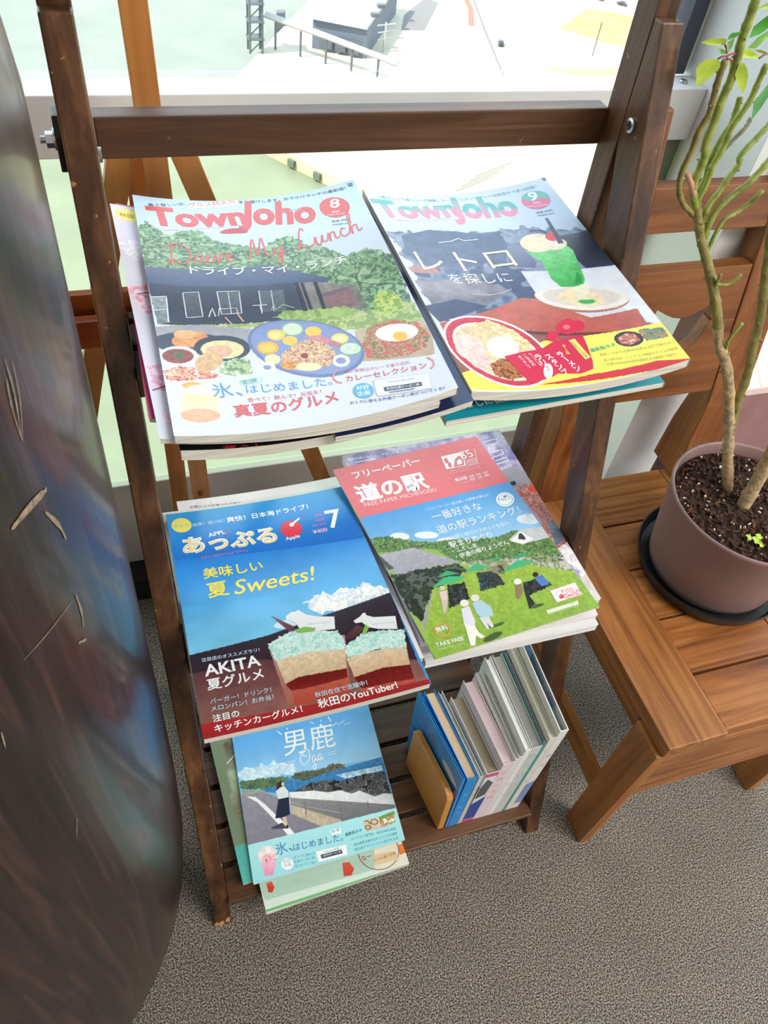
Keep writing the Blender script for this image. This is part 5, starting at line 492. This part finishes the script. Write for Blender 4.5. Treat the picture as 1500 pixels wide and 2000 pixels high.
# ================================================================ BOOKS AND BOOKEND ON THE BOTTOM SHELF
ZS = .0584
def book(label, xl, xr, zt, depth, dxb, cover, pages, spine_txt=None, lean=0, y0=.2995, inset=.003, extra=None, board=.0008, xpage=0):
    root = thing('book', label, 'book', ((xl+xr)/2, y0, ZS), 'row of books on the bottom shelf')
    H = zt-ZS
    def q(x, y, z): t = (y-y0)/.125; return (x+dxb*t+lean*(z-ZS)/.18, y, z)
    def slab(x0, x1, ya, yb, za, zb): m = MB(); m.hexa([q(x0, ya, za), q(x1, ya, za), q(x1, yb, za), q(x0, yb, za)], [q(x0, ya, zb), q(x1, ya, zb), q(x1, yb, zb), q(x0, yb, zb)]); return m
    cm = plain('book_cover_ink', cover, .3)
    m = slab(xl, xl+board, y0, y0+depth, ZS, zt); m2 = slab(xr-board, xr, y0, y0+depth, ZS, zt); m3 = slab(xl+board, xr-board, y0, y0+board, ZS, zt)
    for mm in (m2, m3): m.add(mm.v, mm.f)
    obj('cover', m, cm, root)
    obj('page_block', slab(xl+board+.0001, (xpage or xr-board)-.0001, y0+board+.0001, y0+depth-inset, ZS+.001, zt-inset), pages, root)
    if spine_txt:
        for (s, col, z1, z2, wd) in spine_txt:
            collect_text([(ch, 0, 0) for ch in s]); n = len(s); L = (z1-z2)/n
            for i, ch in enumerate(s):
                vs, fs = _cache[(ch, 0, 0)]
                if not vs: continue
                xs = [v[0] for v in vs]; ys = [v[1] for v in vs]; sc = min(L*.9/max(.7, max(ys)-min(ys)), wd*(xr-xl)/max(.5, max(xs)-min(xs))); mx = (max(xs)+min(xs))/2; my = (max(ys)+min(ys))/2; zc = z1-L*(i+.5)
                t = MB(); t.add([q((xl+xr)/2+(x-mx)*sc, y0-.0002, zc+(y-my)*sc) for x, y in vs], fs)
                if i == 0: T = t
                else: T.add(t.v, t.f)
            obj('spine_lettering', T, plain('spine_lettering_ink', col, .4), root)
    if extra: extra(root, q)
    return root
def patch(name, pts, col, root): m = MB(); m.add(pts, [tuple(range(len(pts)))]); return obj(name, m, plain(name+'_ink', col, .35), root)
def face_left(root, q, x, polys):
    for nm, pl, col in polys: patch(nm, [q(x, y, z) for y, z in pl], col, root)
def ex_b1(root, q):
    x = .3149
    face_left(root, q, x, [('cover_picture', [(.34, .08), (.42, .07), (.42, .15), (.38, .17), (.345, .14)], (46, 98, 176)), ('cover_picture', [(.375, .12), (.405, .115), (.41, .15), (.395, .165), (.378, .155)], (120, 186, 214)), ('cover_ornament', [(.302, .200), (.310, .208), (.325, .212), (.340, .208), (.346, .200), (.336, .195), (.318, .194)], (226, 206, 196))])
    collect_text([('にん', 0, 0)]); vs, fs = _cache[('にん', 0, 0)]; s = .026; m = MB(); m.add([q(x-.0002, .412-a*s, .196+b*s*.9) for a, b in vs], fs); obj('title_lettering', m, plain('title_ink', (206, 66, 128), .4), root)
    m = MB(); m.tube([q(x-.0003, .303, .19), q(x-.0003, .306, .182), q(x-.0003, .302, .174), q(x-.0003, .305, .168)], .0012, 6); obj('cover_ornament', m, plain('ornament_ink', (220, 90, 150), .4), root)
book('slim bright blue picture book standing against the wooden bookend', .3152, .3186, .240, .128, -.016, (38, 142, 214), 'paper_grey', extra=ex_b1, lean=-.009)
book('blue spined book with tan page edges, second from the bookend', .3192, .3338, .236, .128, -.013, (32, 142, 218), 'paper_tan', [('ミニロミ', (190, 226, 246), .19, .10, .4)], lean=-.006)
book('thin grey edged booklet between the blue book and the comic paperback', .3342, .3402, .233, .125, -.011, (206, 206, 204), 'paper_grey', [('ミロ', (110, 120, 130), .2, .16, .6)], lean=-.004)
def ex_manga(root, q):
    x = .3405; xr = .3576
    face_left(root, q, x-.0002, [('cover_picture', [(.30, .10), (.35, .10), (.35, .17), (.30, .19)], (40, 44, 54))])
    patch('spine_band', [q(x, .2992, .224), q(xr, .2992, .224), q(xr, .2992, .235), q(x, .2992, .235)], (216, 74, 122), root)
    patch('spine_band', [q(x, .2992, .0585), q(xr, .2992, .0585), q(xr, .2992, .068), q(x, .2992, .068)], (216, 74, 122), root)
    patch('spine_picture', [q(x+.001, .2992, .15), q(xr-.003, .2992, .158), q(xr-.001, .2992, .20), q(x+.006, .2992, .215), q(x+.001, .2992, .19)], (84, 88, 96), root)
    patch('spine_panel', [q(x, .2992, .07), q(xr, .2992, .07), q(xr, .2992, .15), q(x, .2992, .13)], (34, 70, 160), root)
book('comic paperback with brown pages and pink and blue bands on its spine', .3405, .3576, .236, .112, -.009, (226, 228, 234), 'paper_old', [('ロミニミ', (244, 244, 250), .145, .08, .6)], extra=ex_manga)
book('pink edged paperback right of the comic', .3582, .3734, .256, .122, -.008, (232, 214, 222), 'paper_pink', [('ミロニミロ', (204, 90, 130), .235, .13, .45)])
book('slim white book right of the pink edged paperback', .3738, .3768, .262, .126, -.005, (238, 234, 236), 'paper_white')
book('slim white book left of the thick white one', .3771, .3808, .267, .126, -.003, (228, 226, 228), 'paper_cream')
book('thick white book in the middle of the right hand row', .3812, .3896, .285, .134, -.001, (240, 240, 240), 'paper_white', [('ニロミ', (90, 92, 96), .23, .12, .5)])
book('grey edged book with pale teal lettering on its spine', .3900, .4040, .287, .134, .0005, (206, 208, 206), 'paper_grey', [('ロミロニミ', (110, 186, 196), .275, .12, .6)])
def ex_b9(root, q): patch('edge_stripe', [q(.4062, .3005, .2905), q(.4074, .3005, .2905), q(.4074, .43, .2905), q(.4062, .43, .2905)], (226, 130, 170), root)
book('thin book with teal and pink stripes along its top', .4044, .4088, .290, .134, .0015, (70, 150, 150), 'paper_grey', extra=ex_b9)
book('cream paged book beside the map hardcover', .4092, .4178, .303, .134, .0025, (228, 226, 214), 'paper_cream', [('ミニミロ', (196, 140, 150), .28, .15, .5)])
def ex_map(root, q):
    x = .4288
    face_left(root, q, x, [('endpaper', [(.301, .24), (.434, .24), (.434, .317), (.301, .317)], (118, 176, 226)), ('endpaper_land', [(.3015, .25), (.315, .27), (.34, .262), (.365, .285), (.39, .278), (.41, .3), (.41, .316), (.34, .3165), (.3015, .3165)], (226, 234, 244)), ('endpaper_sea', [(.33, .306), (.345, .300), (.36, .309), (.35, .3165), (.335, .3165)], (96, 168, 222))])
    for i in range(2): patch('endpaper_sea', [q(x-.0003, .318+.016*i, .292+.006*i), q(x-.0003, .326+.016*i, .290+.006*i), q(x-.0003, .33+.016*i, .299+.006*i), q(x-.0003, .322+.016*i, .303+.006*i)], (96, 168, 222), root)
    patch('spine_map', [q(.4188, .2992, .08), q(.4296, .2992, .08), q(.4296, .2992, .16), q(.4188, .2992, .15)], (120, 150, 206), root)
t = book('tall white hardcover with a blue map inside, last in the row by the rack leg', .4184, .4302, .318, .134, .0035, (232, 230, 230), 'paper_cream', [('ロミ', (90, 110, 180), .26, .20, .5)], board=.0013, extra=ex_map, xpage=.4215)
bk = thing('bookend', 'orange brown wooden bookend propping the row of books on its left', 'bookend', (.304, .30, ZS))
def qb(y): return -.0135*(y-.2995)/.1045
prof = [(.2995, ZS), (.404, ZS), (.402, .176), (.396, .182), (.312, .1865), (.304, .182), (.3005, .172)]
w = MB(); w.hexa([(.3034+qb(y), y, z) for y, z in prof], [(.3128+qb(y), y, z) for y, z in prof]); 
w.v = [(x-.009*(z-ZS)/.18, y, z) for x, y, z in w.v]; obj('upright_board', w, 'bookend', bk, .0012)

# ================================================================ CHAIR, POT AND PLANT
ZC = .34
CH = thing('folding_chair', 'small brown hardwood folding chair standing right of the rack under the potted plant', 'chair', (.686, .45, 0))
for (x0, x1) in ((.527, .6115), (.7605, .845)): obj('side_rail', B1(x0, x1, .238, .655, ZC-.024, ZC), 'teak_y', CH, .002)
for (y0, y1) in ((.2435, .3195), (.3225, .4035), (.4065, .4865), (.4895, .5655), (.5685, .657)): obj('seat_slat', B1(.6118, .7602, y0, y1, ZC-.022, ZC-.0012), 'teak_x', CH, .0022)
for (x0, x1) in ((.521, .541), (.829, .849)):
    w = MB(); w.prism_x([(.2395, 0), (.2835, 0), (.2900, ZC-.0242), (.2400, ZC-.0242)], x0, x1); obj('front_leg', w, 'teak_leg', CH, .002)
    w = MB(); w.prism_x([(.640, 0), (.684, 0), (.634, ZC-.0242), (.592, ZC-.0242)], x0, x1); obj('rear_leg', w, 'teak_leg', CH, .002)
    obj('side_apron', B1(x0+.008, x1-.006, .292, .60, ZC-.052, ZC-.0243), 'teak_y', CH, .0015)
    w = MB(); w.prism_x([(.284, .108), (.284, .144), (.66, .166), (.66, .130)], x0+.003, x1-.004); obj('stretcher', w, 'teak_y', CH, .0015)
obj('front_apron', B1(.5412, .8288, .2415, .262, .180, ZC-.0243), 'teak_x', CH, .002)
KB, Y0, Z0 = .23, .643, .48
for (x0, x1) in ((.532, .5935), (.7705, .832)):
    f = [(.628, ZC+.0004), (.640, .42), (Y0, Z0), (Y0+KB*.38, Z0+.38)]; b = [(Y0+KB*.38+.026, Z0+.38), (Y0+.042, Z0), (.692, .42), (.694, ZC+.0004)]
    w = MB(); w.prism_x(f+b, x0, x1); obj('back_post', w, 'teak_z', CH, .002)
w = MB(); w.prism_y([(.5938, .7285), (.7702, .7285), (.7702, .780), (.5938, .780)], Y0+.002, Y0+.02, 0, KB, Z0); obj('top_slat', w, 'teak_backlit', CH, .0015)
up = [(.5938, .6825), (.7702, .6825), (.7702, .612), (.731, .612), (.722, .633), (.708, .626), (.695, .6205), (.682, .6188), (.669, .6205), (.656, .626), (.642, .633), (.633, .612), (.5938, .612)]
lo = [(.5938, .6118), (.634, .6118), (.640, .598), (.650, .580), (.665, .568), (.682, .564), (.699, .568), (.714, .580), (.724, .598), (.730, .6118), (.7702, .6118), (.7702, .506), (.5938, .506)]
w = MB(); w.prism_y(up, Y0+.002, Y0+.02, 0, KB, Z0); obj('back_panel', w, 'teak_backlit', CH, .001)
w = MB(); w.prism_y(lo, Y0+.002, Y0+.02, 0, KB, Z0); obj('back_panel', w, 'teak_backlit', CH, .001)
PX, PY = .728, .468
SA = MB(); SA.lathe([(.090, ZC+.0006), (.0995, ZC+.0006), (.106, ZC+.018), (.1065, ZC+.021), (.1045, ZC+.021), (.098, ZC+.005), (.002, ZC+.004)], PX, PY, 72); tag(obj('plant_saucer', SA, 'saucer', smooth=False), 'round black plastic saucer on the chair seat under the mauve pot', 'saucer')
PT = thing('potted_plant', 'leggy green plant with bare knotted stems in a mauve plastic pot on the chair', 'plant', (PX, PY, ZC+.006))
w = MB(); zb = ZC+.0062; w.lathe([(.080, zb), (.0868, zb+.003), (.0885, zb+.012), (.0985, zb+.08), (.1045, zb+.128), (.1065, zb+.1335), (.1068, zb+.138), (.1045, zb+.1395), (.1025, zb+.137), (.1005, zb+.12), (.1, zb+.115)], PX, PY, 96); obj('pot', w, 'pot', PT, smooth=True)
ZSO = zb+.1215
w = MB(); n = 46
vs = []; fs = []
for i in range(n):
    for j in range(n):
        a = -1+2*i/(n-1); b = -1+2*j/(n-1); x = a*math.sqrt(1-b*b/2); y = b*math.sqrt(1-a*a/2); r = math.hypot(x, y); vs.append((PX+x*.1003, PY+y*.1003, ZSO+.006*(random.random()-.5)*(r < .97)+.003*math.sin(9*x+4)*math.cos(8*y)*(1-r)))
for i in range(n-1):
    for j in range(n-1): fs.append((i*n+j, (i+1)*n+j, (i+1)*n+j+1, i*n+j+1))
w.add(vs, fs); obj('soil', w, 'soil', PT)
def bits(name, cnt, mat, smin, smax):
    w = MB()
    for _ in range(cnt):
        a = random.random()*2*math.pi; r = .096*math.sqrt(random.random()); c = Vector((PX+r*math.cos(a), PY+r*math.sin(a), ZSO+.0035)); s = random.uniform(smin, smax); e = Matrix.Rotation(random.random()*6.3, 3, 'Z') @ Matrix.Rotation(random.uniform(-.5, .5), 3, 'X')
        d = Vector((s*random.uniform(.6, 1.6), s*random.uniform(.35, .7), s*.4)); q = [c+e @ Vector((d.x*i, d.y*j, d.z*k)) for k in (-1, 1) for (i, j) in ((-1, -1), (1, -.7), (.8, 1), (-1, .7))]; w.hexa(q[:4], q[4:])
    o = obj(name, w, mat, PT); o['kind'] = 'stuff'
bits('bark_chips', 420, 'chip', .0010, .0034); bits('perlite_grains', 90, 'perlite', .0008, .0022)
SMAT = {'t1': 'stem_olive', 't2': 'stem_olive', 't3': 'bark', 'b1': 'stem_olive', 'b5': 'stem_grey', 'b0': 'stem_pink', 'b6': 'stem_green'}
for nme, pts, ra, rb in STEMS:
    pts = [tuple(p) for p in spline([tuple(p) for p in pts], 5)]; m = len(pts); rad = []
    if nme in ('t1', 't3'): pts[0] = (pts[0][0], pts[0][1], ZSO-.004)
    for i in range(m):
        r = ra+(rb-ra)*i/(m-1); rad.append(r*(1+(.16 if i % 5 == 3 else 0)+random.uniform(-.03, .03)))
    w = MB(); w.tube(pts, rad, 12)
    for i in range(3, m-1, 4):
        p = Vector(pts[i]); d = (Vector(pts[i+1])-p).normalized(); s = d.cross(Vector((random.uniform(-1, 1), random.uniform(-1, 1), .2))).normalized(); w.tube([p+s*rad[i]*.6, p+s*rad[i]*1.35+d*.0006], [rad[i]*.42, rad[i]*.2], 6)
    if nme == 't1':
        k = int(m*.5); w2 = MB(); w2.tube(pts[:k+1], [r*1.03 for r in rad[:k+1]], 12); obj('woody_base', w2, 'bark', PT, smooth=True)
    obj('trunk' if nme[0] == 't' else 'branch', w, SMAT.get(nme, 'stem_green'), PT, smooth=True)
for mi, pts in LEAVES:
    P = [Vector(p) for p in pts]; c = sum(P, Vector())/len(P); ax = (P[len(P)//2]-P[0]); base, tip = P[0], P[len(P)//2]; w = MB(); N = len(P)
    nrm = Vector((-.2, -.62, .75)).normalized(); mid = [base.lerp(tip, t)-nrm*.0016*math.sin(math.pi*t) for t in (.25, .5, .75)]
    inner = [(p*.5+mid[1]*.5)-nrm*.0004 for p in P]; vs = [tuple(p+nrm*.0006*math.sin(i*1.7)) for i, p in enumerate(P)]+[tuple(p) for p in inner]+[tuple(mid[1])]
    fs = [(i, (i+1) % N, N+(i+1) % N, N+i) for i in range(N)]+[(N+i, N+(i+1) % N, 2*N) for i in range(N)]; w.add(vs, fs); o = obj('leaf', w, 'leaf%d' % mi, PT, smooth=True)
for a, b in PETIOLES: w = MB(); w.tube([a, tuple((Vector(a)+Vector(b))/2+Vector((0, 0, .001))), b], .0008, 6); obj('petiole', w, 'petiole', PT, smooth=True)
w = MB(); lx, ly, lz = PX-.028, PY-.052, ZSO+.006
for (dx, dy, s) in ((0, 0, 1), (.008, .004, .8), (-.006, .006, .8), (.002, -.008, .7)):
    n = 8; w.add([(lx+dx+.0065*s*math.cos(k*math.pi/4)*(1 if k % 2 else .6), ly+dy+.006*s*math.sin(k*math.pi/4), lz+.001*math.sin(k*2)) for k in range(n)], [tuple(range(n))])
tag(obj('fallen_leaf', w, 'leaf0'), 'small withered yellow green leaf lying on the soil of the pot', 'leaf')

# ================================================================ EASEL BEHIND THE RACK
EA = thing('easel', 'varnished pine tripod easel standing between the rack and the window', 'easel', (.06, .765, 0))
def strip(name, a, b, wd, y0, y1, mat='pine', cap=False):
    ax, az = a; bx, bz = b; d = Vector((bx-ax, bz-az)).normalized(); n = Vector((-d.y, d.x))*wd/2; poly = [(ax+n.x, az+n.y), (bx+n.x, bz+n.y)]
    if cap: poly += [(bx+n.x*math.cos(t)+d.x*wd*.5*math.sin(t), bz+n.y*math.cos(t)+d.y*wd*.5*math.sin(t)) for t in [math.pi*k/8 for k in range(1, 8)]]
    poly += [(bx-n.x, bz-n.y), (ax-n.x, az-n.y)]; m = MB(); m.prism_y(poly, y0, y1); return obj(name, m, mat, EA, .001)
mast = strip('mast', (.0265, 1.65), (.0592, .332), .0235, .7445, .7590, cap=True)
strip('leg', (.0205, .826), (-.195, .002), .0240, .7600, .7745); strip('leg', (.0710, .826), (.3430, .002), .0245, .7600, .7745)
w = MB(); w.prism_x([(.7880, .80), (.8000, .80), (.8180, .002), (.8060, .002)], .020, .044); obj('rear_leg', w, 'pine', EA, .001)
w = MB(); w.tube([(.0585, .7446, .3445), (.0585, .7425, .3445), (.0585, .7418, .3445)], [.0042, .0042, .0026], 12); obj('screw', w, 'pine_x', EA, smooth=True)
w = MB(); w.tube([(.199, .7601, .40), (.199, .7585, .40), (.199, .7578, .40)], [.0042, .0042, .0026], 12); obj('screw', w, 'pine_x', EA, smooth=True)
w = MB(); w.box(-.165, .255, .7220, .7443, .634, .652); w.box(-.165, .255, .7100, .7220, .634, .668); w.box(-.165, .255, .7340, .7443, .652, .684); obj('canvas_ledge', w, 'pine_x', EA, .0015)

# ================================================================ DARK BARREL AT THE LEFT, LOW CABINET AT THE RIGHT
DX, DY, DR = -.3295, .380, .3008
DB = thing('wooden_barrel', 'tall dark polished round wooden barrel with pale scratches at the left edge', 'barrel', (DX, DY, 0))
prof = [(.225, .0), (.252, .004), (.268, .02), (.280, .05), (.290, .10), (.2965, .18), (.2995, .30)]+[(DR-.0008*math.sin(z*4), z) for z in (.45, .6, .75, .9, 1.02)]+[(.296, 1.08), (.28, 1.11), (.24, 1.125), (.02, 1.128)]
w = MB(); w.lathe(prof, DX, DY, 160); obj('body', w, 'lacquer', DB, smooth=True)
for pts, wd in (([(-21.3, .8946), (-24.4, .9005), (-27.4, .9038)], .0055), ([(-22.6, .8861), (-21.2, .8676), (-20.7, .8531)], .0028), ([(-22.1, .8135), (-22.06, .7962), (-22.6, .7846)], .0022), ([(-22.9, .8146), (-27.7, .8232), (-31.8, .8308)], .0008), ([(-24.3, .7823), (-22.8, .7732)], .0022), ([(-21.3, .9712), (-21.5, .9535), (-22.4, .9348)], .0012), ([(-20.4, .9662), (-21.0, .9487), (-22.4, .9322)], .0010), ([(-21.9, .9636), (-22.4, .9497), (-22.46, .9322)], .0014), ([(-34.6, .6504), (-35.9, .6301)], .001), ([(-37.1, .8075), (-37.5, .7934)], .0014)):
    m = MB(); P = spline(pts, 5); vs = []
    for i, (a, z) in enumerate(P):
        t = i/(len(P)-1); h = wd*(.2+.8*math.sin(math.pi*min(1, t*.85+.1)))*random.uniform(.55, 1.1)/2; b = P[min(i+1, len(P)-1)]; c = P[max(i-1, 0)]; dx = math.radians(b[0]-c[0])*.3; dz = b[1]-c[1]; L = math.hypot(dx, dz); nx, nz = -dz/L, dx/L
        for q in (-1, 1):
            zz = z+q*nz*h; aa = math.radians(a)+q*nx*h/.3; r = float(np.interp(zz, [p[1] for p in prof], [p[0] for p in prof]))+.0004; vs.append((DX+r*math.cos(aa), DY+r*math.sin(aa), zz))
    m.add(vs, [(2*i, 2*i+1, 2*i+3, 2*i+2) for i in range(len(P)-1)]); obj('scratch', m, 'scratch', DB)
CB = thing('low_cabinet', 'low mauve cabinet with a sunlit pale pink top behind the chair at the right edge', 'cabinet', (1.28, .88, 0))
obj('body', B1(.965, 1.60, .760, .898, 0, .372), 'mauve', CB, .002); obj('top', B1(.960, 1.605, .755, .898, .3722, .388), 'tile', CB, .002)
for k in range(5):
    w = MB(); x = 1.0+.12*k; w.prism_z([(x, .756), (x+.003, .756), (x+.083, .897), (x+.080, .897)], .3881, .3885); obj('top_seam', w, 'perlite', CB)
